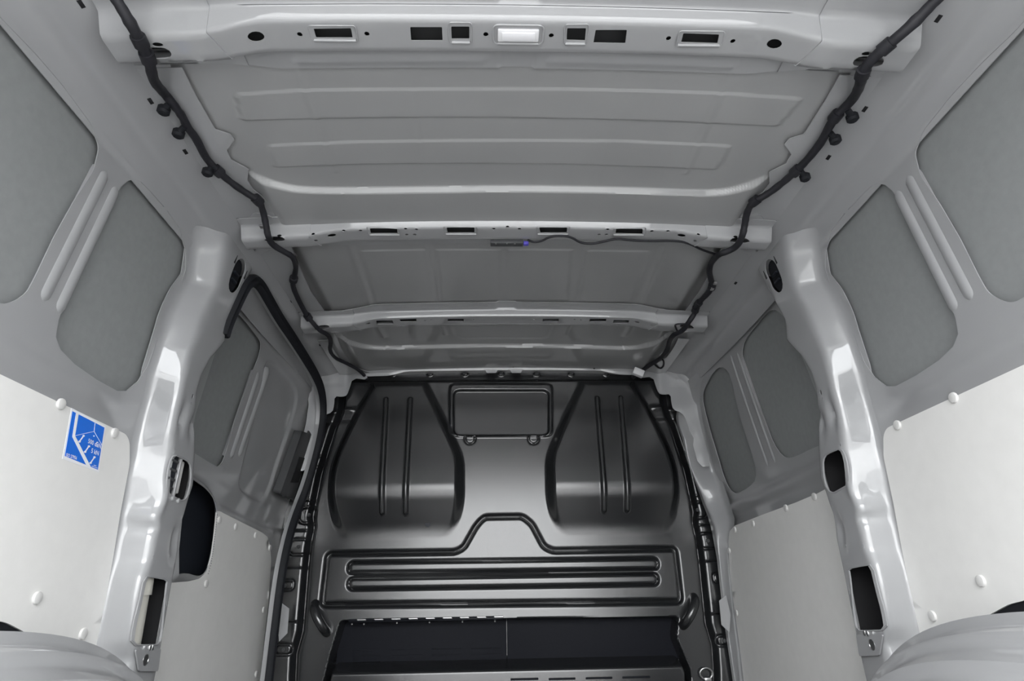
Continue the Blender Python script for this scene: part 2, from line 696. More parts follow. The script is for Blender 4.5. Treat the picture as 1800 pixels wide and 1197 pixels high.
def colsurf(name, Apx, Bpx, Cpx, s, fA, fB, ztop, zbot, parent, ret=.05, m=None):
    """folded column: A (wall side) - B (nose) - C (far edge of flange) - return"""
    def curve(pts, fx):
        q = np.array(yz(pts, s, fx))
        q = q[np.argsort(q[:, 1])]
        return q
    a, b, c = curve(Apx, fA), curve(Bpx, fB), curve(Cpx, fB)
    fy = lambda q, z: np.interp(z, q[:, 1], q[:, 0])

    def lin(u, z):
        yA, yB, yC = fy(a, z), fy(b, z), fy(c, z)
        xA, xB, xC = fA(yA, z), fB(yB, z), fB(yC, z)
        U = np.array([-.4, 0, 1, 2, 2.4])
        xs_ = np.stack([xA + .002, xA, xB, xC, xC + ret], 0)
        ys_ = np.stack([yA - .05, yA, yB, yC, yC + .004], 0)
        k = np.clip(np.searchsorted(U, u, 'right') - 1, 0, 3)
        t = (u - U[k]) / (U[k + 1] - U[k])
        i = np.arange(len(u))
        return xs_[k, i] * (1 - t) + xs_[k + 1, i] * t, ys_[k, i] * (1 - t) + ys_[k + 1, i] * t
    return a, b, c, fy, lin


# right front column (door-post side of the bulkhead)
CA = [(1245, 640), (1231, 680), (1229, 710), (1240, 770), (1255, 830), (1274, 880), (1285, 915), (1280, 950), (1282, 1000), (1290, 1080), (1305, 1197)]
CB = [(1206, 640), (1197, 680), (1195, 710), (1203, 770), (1218, 830), (1240, 885), (1257, 930), (1264, 980), (1275, 1080), (1292, 1197)]
CC = [(1196, 640), (1189, 690), (1188, 730), (1198, 770), (1212, 820), (1234, 885), (1250, 935), (1259, 980), (1270, 1080), (1287, 1197)]


def make_col(name, s, A, B, C, fA, fB, zlo, zhi, parent, ret=.05, m=PAINT, nu=40, nz=140, smooth=.16, dim=()):
    a, b, c, fy, lin = colsurf(name, A, B, C, s, fA, fB, zhi, zlo, parent, ret)
    us = np.linspace(-.3, 2.3, nu)
    zz = np.linspace(zlo, zhi, nz)
    U, Z = np.meshgrid(us, zz, indexing='ij')
    u, z = U.ravel(), Z.ravel()
    xx, yy = 0, 0
    ks = np.linspace(-smooth, smooth, 7)
    for k in ks:
        p, q = lin(np.clip(u + k, -.39, 2.39), z)
        xx, yy = xx + p / 7, yy + q / 7
    return grid_mesh(name, np.stack([s * xx, yy, z], 1).reshape(nu, nz, 3), m, parent, 60)


def colx(y, z):
    return flx(y, z) - .045 * sst(2.0, 2.32, y) * sst(.75, 1.05, z) * (1 - sst(1.15, 1.36, z)) + .03 * sst(1.2, 1.36, z)


make_col('front_column', 1, CA, CB, CC, lambda y, z: np.minimum(frontx(y, z), .843), colx, 0.0, 1.36, wall_r)

# corner gussets between cant rail and bulkhead (both sides)
GL = [(500, 600), (560, 610), (600, 628), (640, 652), (648, 668), (618, 664), (613, 680), (608, 692), (600, 695), (588, 696), (587, 712), (584, 724), (570, 731), (562, 745), (552, 790), (543, 830), (520, 830), (540, 760), (548, 700), (530, 650)]


def gusset(s, parent):
    q = [(abs(onY(a, b, 2.335)[0]), onY(a, b, 2.335)[2]) for a, b in GL]
    q = chaikin(q, 1)

    def f(Q):
        y = 2.335 - .03 * sst(.70, .80, Q[:, 0]) + .02 * np.exp(-((Q[:, 0] - .66) / .03) ** 2)
        return np.stack([s * Q[:, 0], y, Q[:, 1]], 1)
    sheet('corner_gusset', q, [], f, .012, PAINT, parent, .003, 60)


gusset(-1, wall_l)
gusset(1, wall_r)

# ---------------------------------------------------------------- sliding door (left front): structure door_1
dra = chaikin(yz(DR_A, -1, frontx), 1)
drb = chaikin(yz(DR_B, -1, frontx), 1)
DRR = [(yz([a], -1, frontx)[0], yz([b], -1, frontx)[0]) for a, b in [((455, 655), (406, 803)), ((472, 650), (420, 800))]]
DCR = [yz(q, -1, frontx) for q in ([(425, 510), (548, 690)], [(440, 560), (520, 655)], [(385, 893), (478, 940)])]
RECESS = [(318, 836), (338, 848), (357, 862), (369, 880), (373, 902), (370, 935), (364, 975), (356, 1000), (346, 1012), (334, 1012), (318, 1007), (300, 1010)]
rec = chaikin(yz(RECESS, -1, frontx), 1)


def fm_d(Q):
    y, z = Q[:, 0], Q[:, 1]
    d = 0
    for a, b in DCR:
        d = d + bump_line(Q, a, b, .014, .005)
    d = d + .014 * (1 - sst(.0, .022, line_dist(Q, rec, True)))
    d = d - .008 * sst(0, .012, sdf(Q, drb))
    return np.stack([-(frontx(y, z) - d), y, z], 1)


door = struct(sheet('door_1', [(1.42, .0), (2.44, .0), (2.44, 1.40), (1.42, 1.40)], [dra, rec], fm_d, .0065, PAINT, None, .002, 60))


for a, b in DRR:
    pressed_rib(a, b, -1, frontx, door, .020, .006)


def fm_drec(Q):                         # outer skin of the door
    return np.stack([-(frontx(Q[:, 0], Q[:, 1]) + .020), Q[:, 0], Q[:, 1]], 1)


sheet('outer_skin', [(1.40, .845), (2.36, .845), (2.36, 1.40), (1.40, 1.40)], [], fm_drec, .03, SKIN, door, .002, 60)
sheet('grip_recess', [(1.5, .50), (1.95, .50), (1.95, .84), (1.5, .84)], [],
      lambda Q: np.stack([np.full(len(Q), -.905), Q[:, 0], Q[:, 1]], 1), .05, NAVY, door, .002, 60)

# ================================================================ DOOR PILLARS (between rear and front bay)
PA = [(347, 400), (343, 433), (337, 500), (320, 533), (293, 600), (267, 660), (256, 700), (243, 740), (231, 777), (215, 830), (204, 890), (190, 960), (172, 1050), (155, 1140)]
PB = [(404, 400), (398, 440), (388, 510), (370, 560), (357, 593), (340, 620), (323, 667), (307, 717), (297, 763), (294, 800), (287, 830), (276, 878), (264, 907), (266, 927), (260, 942), (253, 984), (240, 1017), (233, 1050), (226, 1097), (222, 1130), (228, 1160)]
PC = [(470, 425), (448, 470), (432, 500), (414, 535), (399, 565), (397, 600), (383, 617), (372, 630), (356, 660), (347, 690), (345, 733), (345, 797), (342, 853), (333, 880), (323, 917), (317, 963), (307, 1013), (297, 1070), (285, 1140), (275, 1190)]
SLOT = [(424, 453), (431, 460), (431, 476), (424, 492), (418, 508), (409, 516), (402, 511), (402, 496), (408, 476), (415, 459)]
LATCH = [(304, 799), (320, 805), (332, 812), (335, 830), (332, 858), (326, 876), (318, 881), (309, 876), (292, 866), (291, 850), (296, 815)]
LOWH = [(252, 1013), (272, 1015), (293, 1019), (291, 1030), (288, 1060), (284, 1110), (279, 1133), (262, 1134), (228, 1134), (232, 1100), (243, 1060)]
SMALL = [(338, 697, .008, .013), (335, 709, .004, .007), (299, 977, .005, .008), (262, 977, .004, .006), (293, 1063, .005, .008), (334, 868, .004, .006), (302, 791, .004, .006)]
DIMPLE = [(320, 735, .010, .028), (339, 750, .010, .028), (310, 948, .016, .038)]


def make_pillar(s, name, label):
    a, b, c, fy, lin = colsurf(name, PA, PB, PC, -1, wallx, pfx, 1.43, 0, None, .022)
    zlo, zhi = .0, 1.415
    K = .10                                    # parameter scale: one u unit ~ 10 cm

    def to_u(p):
        y, z = p
        return ((1 + (y - fy(b, z)) / (fy(c, z) - fy(b, z))) * K, z)
    dim = [(yz([(px_, py_)], -1, pfx)[0], w_, h_) for px_, py_, w_, h_ in DIMPLE]

    def fm(Q):
        u, z = Q[:, 0] / K, Q[:, 1]
        xx, yy = 0, 0
        for k in np.linspace(-.16, .16, 9):
            p, q = lin(np.clip(u + k, -.39, 2.39), z)
            xx, yy = xx + p / 9, yy + q / 9
        for (cy, cz), w_, h_ in dim:
            xx = xx + .012 * np.exp(-((yy - cy) / w_) ** 2 - ((z - cz) / h_) ** 2) * (u > 1)
        # the rear face leans back towards the doorway between waist and shoulder
        lean = np.interp(z, [.0, .68, .72, .96, .98, 1.13, 1.16, 1.22, 1.36], [0, -.026, -.025, -.004, -.001, .028, .030, .026, 0])
        yy = yy - lean * (1 - sst(.9, 1.5, u))
        # pressed shoulders on the rear face
        xx = xx - .006 * np.exp(-((z - .74) / .03) ** 2) * sst(.5, .9, u) * (1 - sst(1.0, 1.3, u))
        # slight barrel of the rear face so it catches the doorway
        return np.stack([s * xx, yy, z], 1)
    holes = [[to_u(p) for p in chaikin(yz(h, -1, pfx), 1)] for h in (SLOT, LATCH, LOWH)]
    for px_, py_, rw, rh in SMALL:
        cy, cz = yz([(px_, py_)], -1, pfx)[0]
        holes.append([to_u((cy + rw * .5 * math.cos(t), cz + rh * .5 * math.sin(t))) for t in np.linspace(0, 2 * math.pi, 11)[:-1]])
    root = thing(name, label, 'pillar', (s * .80, 1.42, 0))
    sheet('pillar_shell', [(-.3 * K, zlo), (2.3 * K, zlo), (2.3 * K, zhi), (-.3 * K, zhi)], holes, fm, .0085, PAINT, root, .0022, 60)
    # near-black sheets behind the flange, painting in the shade of the cavity
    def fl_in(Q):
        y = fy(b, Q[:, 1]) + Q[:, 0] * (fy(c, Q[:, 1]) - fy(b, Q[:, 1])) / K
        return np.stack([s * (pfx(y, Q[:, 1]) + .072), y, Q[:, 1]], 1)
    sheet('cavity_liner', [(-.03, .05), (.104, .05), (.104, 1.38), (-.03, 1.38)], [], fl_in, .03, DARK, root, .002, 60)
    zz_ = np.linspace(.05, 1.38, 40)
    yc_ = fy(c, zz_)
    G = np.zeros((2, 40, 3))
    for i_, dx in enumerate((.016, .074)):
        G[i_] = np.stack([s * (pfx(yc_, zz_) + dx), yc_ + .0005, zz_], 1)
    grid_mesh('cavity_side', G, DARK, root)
    # raised lip round the upper latch opening
    for h, r in ((LATCH, .0022), (LOWH, .0018)):
        q = [(s * (pfx(y, z) - .0012), y, z) for y, z in chaikin(yz(h, -1, pfx), 1)]
        tube('opening_lip', q, r, PAINT, root, 6, 0, True)
    # black grommet filling the top slot
    q = np.array(yz(SLOT, -1, pfx))
    cy, cz = q.mean(0)
    sq = [(cy + (y - cy) * .96, cz + (z - cz) * .96) for y, z in chaikin(q, 1)]
    g = sheet('slot_plug', sq, [], lambda Q: np.stack([s * (pfx(Q[:, 0], Q[:, 1]) + .010), Q[:, 0], Q[:, 1]], 1), .02, RUBBER, root, .004, 60)
    for t in (.35, .55):
        z_ = q[:, 1].min() + t * (q[:, 1].max() - q[:, 1].min())
        box('plug_rib', (s * (pfx(cy, z_) + .004), cy, z_), (.008, .03, .006), NAVY, g, .0015)
    # two thin keyhole slots beside it
    for (x1, y1), (x2, y2) in (((417, 449), (411, 462)), ((434, 476), (428, 490))):
        p, r_ = yz([(x1, y1)], -1, pfx)[0], yz([(x2, y2)], -1, pfx)[0]
        tube('keyhole_slot', [(s * (pfx(*p) - .0006), p[0], p[1]), (s * (pfx(*r_) - .0006), r_[0], r_[1])], [.0012, .0014, .0030], DARK, root, 8, 0)
    # foot bracket under the lower opening
    fb = yz([(232, 1142), (277, 1140), (272, 1180), (238, 1180)], -1, pfx)
    sheet('foot_plate', round_poly(fb, .006), [], lambda Q: np.stack([s * (pfx(Q[:, 0], Q[:, 1]) - .006), Q[:, 0], Q[:, 1]], 1), .02, PAINT, root, .003, 60)
    p = yz([(250, 1160)], -1, pfx)[0]
    lathe('plate_hole', (s * (pfx(*p) - .0076), p[0], p[1]), (-s, 0, 0), [(.011, 0), (.011, .0006), (.009, .001), (.009, .0002)], STEEL, root, 16)
    for px_, py_ in ((257, 1139), (262, 1138)):
        p = yz([(px_, py_)], -1, pfx)[0]
        box('spring_tab', (s * (pfx(*p) - .006), p[0], p[1]), (.006, .006, .010), STEEL, root, .001)
    return root


pil_l = make_pillar(-1, 'door_pillar', 'grey steel door pillar on the left side, beside the blue sticker')
pil_r = make_pillar(1, 'door_pillar', 'grey steel door pillar on the right side with two black open holes')


# left latch insert (black slotted strike) and cream air duct seen through the lower opening
def at(px_, py_, fx=pfx, s=-1, d=0.0):
    p = on_side(px_, py_, s, fx)
    return np.array([p[0] - s * d, p[1], p[2]])


c0 = at(308, 836)
lt = box('latch_box', (c0[0] - .012, c0[1] - .012, c0[2]), (.018, .036, .088), NAVY, pil_l, .004)
for k in range(4):
    box('latch_rib', (c0[0] - .002, c0[1] - .012, c0[2] - .030 + .020 * k), (.006, .030, .006), GPLASTIC, lt, .001)
box('latch_frame', (c0[0] - .004, c0[1] + .016, c0[2]), (.008, .008, .095), PAINT, pil_l, .002)
box('latch_catch', (c0[0] - .010, c0[1] + .034, c0[2] + .004), (.006, .022, .075), CLIP, pil_l, .003)
for a, b in ((302, 876), (312, 880)):
    p = at(a, b, d=.002)
    lathe('latch_screw', p, (1, 0, 0), [(.006, -.004), (.006, .001), (.004, .003)], PAINT, pil_l, 12)
d0, d1, d2 = at(272, 1000, d=-.040), at(264, 1060, d=-.038), at(252, 1150, d=-.036)
dk = tube('air_duct', [d0, (d0 + d1) / 2, d1, (d1 + d2) / 2, d2], [.032, .032, .030, .027, .024], DUCT, pil_l, 20, 1)
d0b = at(263, 1012, d=-.022)
tube('duct_collar', [at(273, 998, d=-.040), at(270, 1025, d=-.039), at(266, 1047, d=-.038)], .0345, DUCT, pil_l, 20, 0)
for a, b in ((260, 1024),):
    lathe('collar_pin', at(a, b, d=-.008), (1, 0, 0), [(.004, -.012), (.004, .001), (.002, .002)], DUCT, pil_l, 10)

# ================================================================ LINING BOARDS
LX = .8405


def clip(parent, x, y, z, s, r=.0105):
    o = lathe('clip', (x, y, z), (-s, 0, 0), [(r, 0), (r, .0025), (r * .92, .0042), (r * .6, .0052)], CLIP, parent, 18)
    return o


def board(name, label, outline, holes, s, clips, fx, group=None, th=.004):
    root = sheet(name, outline, holes, lambda Q: np.stack([s * fx(Q[:, 0], Q[:, 1]), Q[:, 0], Q[:, 1]], 1), .03, BOARD, None, th, 40, rim=.012)
    tag(root, label, 'lining panel', group)
    for y, z in clips:
        clip(root, s * (float(fx(y, z)) - th / 2), y, z, s)
    return root


rear_x = lambda y, z: np.full(np.shape(y), LX)
topz = yz([(0, 652), (204, 760)], -1, rear_x)
edge = yz([(226, 790), (212, 850), (190, 960), (165, 1085), (152, 1150)], -1, rear_x)
ztop = .857
e2 = [(1.308, .80), (1.318, .70), (1.330, .62), (1.340, .54), (1.350, .44), (1.356, .30), (1.36, .02)]
# wheel-arch cut-out along the bottom edge
cut = [(1.178, .02), (1.165, .30), (1.180, .44), (1.160, .470), (1.09, .493), (1.00, .507), (.85, .516), (.65, .520), (.45, .50), (.30, .45), (.20, .36), (.15, .20), (.14, .02)]
outl = [(REAR + .02, ztop), (1.270, ztop)] + [(1.288, .845)] + e2 + cut + [(REAR + .02, .02)]
outl = round_poly(outl, [0, .018, .01] + [.01] * (len(outl) - 3))
CL = [yz([p], -1, rear_x)[0] for p in ((104, 710), (199, 761), (62, 1051), (143, 1114))]
CR_ = [yz([p], 1, rear_x)[0] for p in ((1679, 699), (1580, 747), (1727, 1021), (1642, 1083))]
bl_l = board('lining_panel', 'cream lining board on the left rear wall carrying the blue sticker', outl, [], -1, CL, rear_x)
bl_r = board('lining_panel', 'plain cream lining board on the right rear wall, nearest the camera', outl, [], 1, CR_, rear_x)

ga = [(.02, .02), (.02, .44), (.20, .52), (.65, .535), (1.0, .515), (1.12, .49), (1.17, .46), (1.17, .02)]
for s, b_ in ((-1, bl_l), (1, bl_r)):
    sheet('arch_gap_seal', ga, [], lambda Q: np.stack([np.full(len(Q), s * .8432), Q[:, 0], Q[:, 1]], 1), .05, RUBBER, b_, .001)  # black sheet added behind the board to paint the gap's shade

# front right board
fr_x = lambda y, z: np.full(np.shape(y), .838)
FRB = [(1281, 950), (1283, 934), (1292, 924), (1340, 905), (1400, 883), (1436, 868), (1470, 850), (1500, 1000), (1530, 1197), (1308, 1197), (1300, 1130), (1290, 1060), (1283, 1000)]
frb = yz(FRB, 1, fr_x)
frb = round_poly(frb[:9] + [(frb[8][0], .05), (frb[9][0] + .01, .05)] + frb[9:], .008)
FRC = [yz([p], 1, fr_x)[0] for p in ((1433, 873), (1383, 893), (1325, 920), (1293, 931), (1283, 968), (1296, 1077))]
board('lining_panel', 'cream lining board on the right front wall beside the bulkhead', frb, [], 1, FRC, fr_x, th=.003)

# sliding door board, cut round the dark grip recess
dl_x = lambda y, z: np.full(np.shape(y), .852)
DLB = [(380, 899), (384, 898), (460, 936), (470, 944), (474, 960), (476, 985), (471, 1060), (463, 1130), (456, 1197), (240, 1197), (262, 1120), (284, 1030), (306, 1024), (330, 1022), (352, 1017), (364, 1002), (371, 975), (376, 940)]
dlb = yz(DLB, -1, dl_x)
dlb = round_poly(dlb[:9] + [(dlb[8][0] + .005, .05), (1.45, .05)] + [(1.46, dlb[11][1])] + dlb[12:], .008)
DLC = [yz([p], -1, dl_x)[0] for p in ((384, 914), (413, 926), (448, 941), (473, 963), (361, 1026), (462, 1072), (449, 1185))]
dl = board('lining_panel', 'cream lining board on the sliding door, cut round a dark grip recess', dlb, [], -1, DLC, dl_x, th=.003)
# perforated edge beside the recess
pe = resample(yz([(380, 905), (377, 930), (373, 965), (369, 990), (364, 1008)], -1, dl_x), .0075, False)
for y, z in pe:
    lathe('edge_perforation', (-(.852 - .0014), y + .004, z), (1, 0, 0), [(.0022, 0), (.0022, .0006), (.001, .0008)], PAINT, dl, 6)

# ================================================================ STICKER on the left rear board
st_x = lambda y, z: np.full(np.shape(y), LX - .0022)


def stk(pts, d=0.0):
    """sticker-print coordinates -> points on the board"""
    out = []
    for a, b in pts:
        p = on_side(100 + a * .12526, 690 + b * .12526, -1, st_x)
        out.append((p[0] + .0004 + d, p[1], p[2]))
    return out


def flat(name, pts, d, m, parent=None):
    V = stk(pts, d)
    n = len(V)
    W = [(x - .0004, y, z) for x, y, z in V]
    F = [tuple(range(n)), tuple(range(n, 2 * n))[::-1]] + [(i, n + i, n + (i + 1) % n, (i + 1) % n) for i in range(n)]
    return mesh(name, V + W, F, m, parent, 20)


stick = flat('sticker', [(205, 215), (682, 475), (585, 1120), (75, 930)], 0.0, PAPER)
tag(stick, 'blue and white load rating sticker on the left cream lining board', 'sticker')
flat('blue_field', [(215, 262), (663, 492), (570, 1082), (107, 890)], .0004, BLUE, stick)
flat('white_stripe', [(262, 285), (297, 303), (247, 605), (209, 622)], .0008, PAPER, stick)
flat('white_stripe', [(209, 622), (247, 605), (468, 1042), (405, 1018)], .0008, PAPER, stick)


def stroke(name, a, b, wd, par):
    a, b = np.array(a, float), np.array(b, float)
    t = (b - a) / np.linalg.norm(b - a)
    n = np.array([-t[1], t[0]]) * wd / 2
    flat(name, [a + n, b + n, b - n, a - n], .0008, PAPER, par)


stroke('thin_line', (530, 428), (515, 545), 5, stick)
stroke('thin_line', (515, 545), (250, 605), 5, stick)
stroke('thin_line', (515, 545), (625, 735), 5, stick)
for (a, b), (c, d) in (((367, 608), (310, 688)), ((442, 755), (388, 832)), ((520, 908), (465, 988))):
    stroke('bolt_mark', (a, b), (c, d), 14, stick)
    for e in ((a, b), (c, d)):
        flat('bolt_mark', [(e[0] + 17 * math.cos(t), e[1] + 15 * math.sin(t)) for t in np.linspace(0, 2 * math.pi, 9)[:-1]], .0009, PAPER, stick)
for e in ((513, 610), (563, 700)):
    flat('eyelet_mark', [(e[0] + 9 * math.cos(t), e[1] + 9 * math.sin(t)) for t in np.linspace(0, 2 * math.pi, 9)[:-1]], .0009, PAPER, stick)
stroke('thin_line', (482, 1030), (562, 1062), 6, stick)
stroke('thin_line', (512, 1018), (545, 1030), 6, stick)


def lettering(txt, o, ex, ey, parent):
    """text with origin o, x unit vector ex (per em width of the whole word) and up vector ey (cap height), in print coordinates"""
    cu = bpy.data.curves.new('lettering', 'FONT')
    cu.body = txt
    cu.resolution_u = 2
    cu.offset = .018
    ob = bpy.data.objects.new('lettering', cu)
    COL.objects.link(ob)
    dg = bpy.context.evaluated_depsgraph_get()
    me = bpy.data.meshes.new_from_object(ob.evaluated_get(dg))
    V = np.array([tuple(v.co[:2]) for v in me.vertices])
    F = [tuple(p.vertices) for p in me.polygons]
    bpy.data.objects.remove(ob)
    lo, hi = V.min(0), V.max(0)
    cap = .70
    u = (V[:, 0] - lo[0]) / (hi[0] - lo[0])
    v = V[:, 1] / cap
    Q = np.array(o, float) + u[:, None] * np.array(ex, float) + v[:, None] * np.array(ey, float)
    return mesh('lettering', stk(Q, .0011), F, PAPER, parent, 20)


lettering('500 daN,', (424, 706), (192, 84), (11, -62), stick)
lettering('5 kN', (468, 842), (104, 42), (10, -62), stick)
lettering('ISO 27956', (116, 892), (150, 50), (8, -44), stick)

# ================================================================ WHEEL ARCHES
def wheel_arch(s, label):
    n1, n2 = 72, 150
    a = np.linspace(0, math.pi, n1)                # along the drum (rear foot -> front foot)
    p = 3.0
    cy, ly, hz = .72, .70, .490
    ca, sa = np.cos(a), np.sin(a)
    yv = cy - ly * np.sign(ca) * np.abs(ca) ** (2 / p)
    zv = hz * np.abs(sa) ** (2 / p)
    xw = np.linspace(.858, .555, n2)               # wall -> inboard
    Y_, X_ = np.meshgrid(yv, xw, indexing='ij')
    Z_, _ = np.meshgrid(zv, xw, indexing='ij')
    # domed inboard side with three pressed rings
    drop = sum(np.interp(xw + d, [.555, .60, .65, .70, .745, .86], [.115, .072, .040, .014, 0, 0]) for d in np.linspace(-.02, .02, 9)) / 9
    for xr in (.700, .652, .602):
        drop = drop - .013 * np.exp(-((xw - xr) / .0048) ** 2)
    drop = drop - drop[0]
    roll = 0 * xw
    k = 1 - (drop + roll)[None, :] / .48
    Yk = cy + (Y_ - cy) * k
    Zk = Z_ * k
    P = np.stack([s * X_, Yk, Zk], -1)
    o = grid_mesh('wheel_arch', P, PAINT, None, 60)
    # closing inner face
    V = [tuple(P[i, -1]) for i in range(n1)]
    V2 = [(s * .550, cy + (v[1] - cy) * .5, v[2] * .5) for v in V]
    mesh('inner_face', V + V2, [(i, i + 1, n1 + i + 1, n1 + i) for i in range(n1 - 1)] + [tuple(n1 + i for i in range(n1))], PAINT, o, 60)
    return tag(o, label, 'wheel arch')


wheel_arch(-1, 'ribbed grey wheel arch at the lower left, below the stickered lining board')
wheel_arch(1, 'ribbed grey wheel arch at the lower right, below the plain rear lining board')

# ================================================================ ROOF CROSSMEMBERS
def make_bow(label, y0, y1, holes_xy, hmax, bracket=True, depth=.026, slant=.010, fl_r=.05, fl_f=.05, xmax=.70, lipped=(), end_holes=(), notch=True, dip=.012):
    """folded strip: rear flange, bright rear face, flat bottom with holes, front face, front flange"""
    S = .04
    KN = np.array([0, 1, 2, 3, 4, 5.0])

    def fm(Q, extra=0.0):
        x, v = Q[:, 0], Q[:, 1] / S
        e = sst(.43, .55, np.abs(x))
        cz = crown(x)
        lift = .003 * (np.abs(x) < .035) if notch else 0

        def lin(v):
            ys_ = np.array([y0 - slant - fl_r, y0 - slant, y0, y1, y1 + .008, y1 + .008 + fl_f])
            zs_ = np.array([depth, depth, 0, 0, depth, depth])
            yy = np.interp(v, KN, ys_)
            zz = np.interp(v, KN, zs_)
            # ends: flanges narrow, the box deepens
            yy = yy + e * (.010 * np.interp(v, KN, [2.2, .2, 1, .3, 0, -2.2]))
            zz = zz - e * dip * np.interp(v, KN, [.3, .3, 1, 1, .3, .3])
            return yy, zz
        yy, zz = 0, 0
        for k in np.linspace(-.06, .06, 5):
            a, b = lin(np.clip(v + k, 0, 5))
            yy, zz = yy + a / 5, zz + b / 5
        for (px0, px1, pv) in lipped:            # long pressed beads on the flanges
            zz = zz - .0035 * (1 - sst(.06, .22, np.abs(v - pv))) * sst(px0, px0 + .01, x) * (1 - sst(px1 - .01, px1, x))
        c = np.abs(x) < .034
        zz = zz + np.where(c & ((v < 1) | (v > 4)), .004, 0)
        return np.stack([x, yy, BOW_Z + cz + zz - extra], 1)

    def tov(q):
        return [(x, (2 + (y - y0) / (y1 - y0)) * S) for x, y in q]
    xi = .545 if bracket else xmax
    hs = [tov(h) for h in holes_xy if np.mean([p[0] for p in h]) < xi - .01 and np.mean([p[0] for p in h]) > -xi + .01]
    o = sheet('roof_crossmember', [(-xi, 0), (xi, 0), (xi, 5 * S), (-xi, 5 * S)], hs, fm, .0058, PAINT, None, .0018, 60)
    tag(o, label, 'roof beam')
    G_ = np.zeros((30, 2, 3))
    G_[:, :, 0] = np.linspace(-.66, .66, 30)[:, None]
    G_[:, :, 1] = (y0 - slant, y1 + .006)
    G_[:, :, 2] = BOW_Z + depth - .004 + crown(G_[:, :, 0])
    grid_mesh('beam_lining', G_, BEAM_SHADE, o)  # dark strip added above the holes, painting in the shade inside the beam
    if bracket:
        for s in (-1, 1):
            eh = [tov([(s * a, b) for a, b in h][::s]) for h in end_holes]
            q = [(s * (.520), 0), (s * .520, 1.0 * S), (s * .528, 2.0 * S), (s * .508, 3 * S), (s * .50, 3.6 * S), (s * .50, 5.3 * S), (s * xmax, 5.3 * S), (s * xmax, -.2 * S), (s * .56, -.2 * S)]
            if s > 0:
                q = q[::-1]
            sheet('end_bracket', q, eh, lambda Q: fm(Q, .0028), .0085, PAINT, o, .002, 60)
    return o


def rect(pxs, r=.004):
    return round_poly(xy(pxs, BOW_Z), r)


def circ(px_, py_, a, b=None, n=14):
    c = on_crown(px_, py_, BOW_Z)
    b = b or a
    return [(c[0] + a * math.cos(t), c[1] + b * math.sin(t)) for t in np.linspace(0, 2 * math.pi, n + 1)[:-1]]


def pocket(parent, pxs, grow=.008, depth=.004):
    """a shallow pressed frame round a rectangular hole"""
    q = rect(pxs, .004)
    c = np.mean(q, 0)
    z = BOW_Z + float(crown(c[0])) - .0018
    g = [(c[0] + (x - c[0]) * (1 + grow / .03), c[1] + (y - c[1]) * (1 + grow / .012), z) for x, y in q]
    tube('pressed_rim', g, .0012, PAINT, parent, 6, 0, True)
    yl = max(p[1] for p in g)
    xa, xb = min(p[0] for p in g) + .004, max(p[0] for p in g) - .004
    tube('pressed_lip', [(xa, yl - .002, z), (xb, yl - .002, z)], .0028, PAINT, parent, 8, 0)


Y = lambda py: float(on_crown(880, py, BOW_Z)[1])
b1y0, b1y1 = Y(36), Y(91)
H1 = [rect([(721, 47), (777, 47), (778, 71), (723, 71)], .002), rect([(793, 46), (825, 46), (825, 68), (794, 68)], .002),
      rect([(997, 49), (1030, 49), (1028, 71), (996, 70)], .002), rect([(1047, 52), (1102, 52), (1099, 76), (1043, 75)], .002),
      rect([(551, 50), (617, 49), (620, 66), (556, 66)], .002), rect([(1201, 58), (1264, 60), (1261, 76), (1197, 74)], .002),
      rect([(884, 51), (940, 51), (940, 68), (884, 68)], .002),
      circ(450, 62, .014, .010), circ(1361, 75, .013, .010), circ(375, 68, .0045), circ(1432, 83, .0045),
      circ(527, 60, .0045), circ(645, 59, .0045), circ(854, 60, .0045), circ(969, 62, .0045), circ(1175, 67, .0045), circ(1288, 72, .0045)]
EH1 = [[(abs(x), y) for x, y in q] for q in (chaikin(xy([(240, 80), (246, 74), (262, 73), (285, 73), (297, 80), (301, 88), (296, 95), (270, 96), (246, 92)], BOW_Z - .012), 1), circ(277, 59, .009, .005), circ(355, 95, .005, .004))]
bow1 = make_bow('nearest grey steel roof beam, holding the white lamp', b1y0, b1y1, H1, .6, True, slant=.0135, fl_r=.085, end_holes=EH1, dip=.014,
                lipped=((-.42, -.055, .45), (.055, .42, .45), (-.42, -.055, 4.6), (.055, .42, 4.6)))
for pxs in ([(551, 50), (617, 49), (620, 66), (556, 66)], [(1201, 58), (1264, 60), (1261, 76), (1197, 74)], [(793, 46), (825, 46), (825, 68), (794, 68)], [(997, 49), (1030, 49), (1028, 71), (996, 70)]):
    pocket(bow1, pxs)

b2y0, b2y1 = Y(400), Y(420)
H2_ = [rect(q, .002) for q in ([(650, 401), (698, 402), (699, 410), (652, 410)], [(785, 400), (834, 400), (834, 409), (787, 409)], [(948, 400), (997, 400), (996, 409), (950, 409)], [(1083, 402), (1130, 402), (1129, 411), (1082, 410)])]
H2_ += [circ(583, 411, .011, .007), circ(1198, 412, .011, .007)]
H2_ += [circ(a, b, .0045, .004) for a, b in ((604, 405), (634, 405), (713, 402), (732, 403), (715, 412), (729, 412), (868, 402), (913, 402), (1053, 412), (1066, 412), (1068, 403), (1146, 406), (1174, 406), (549, 404), (555, 416), (1229, 406), (1222, 418), (892, 398))]
EH2 = [[(abs(x), y) for x, y in q] for q in (chaikin(xy([(461, 417), (470, 411), (492, 411), (500, 415), (497, 420), (470, 421)], BOW_Z - .010), 1), circ(488, 404, .006, .004))]
bow2 = make_bow('middle grey steel roof beam with a thin black cable hanging under it', b2y0, b2y1, H2_, .6, True, end_holes=EH2, dip=.010,
                lipped=((-.42, -.055, .5), (.055, .42, .5)))
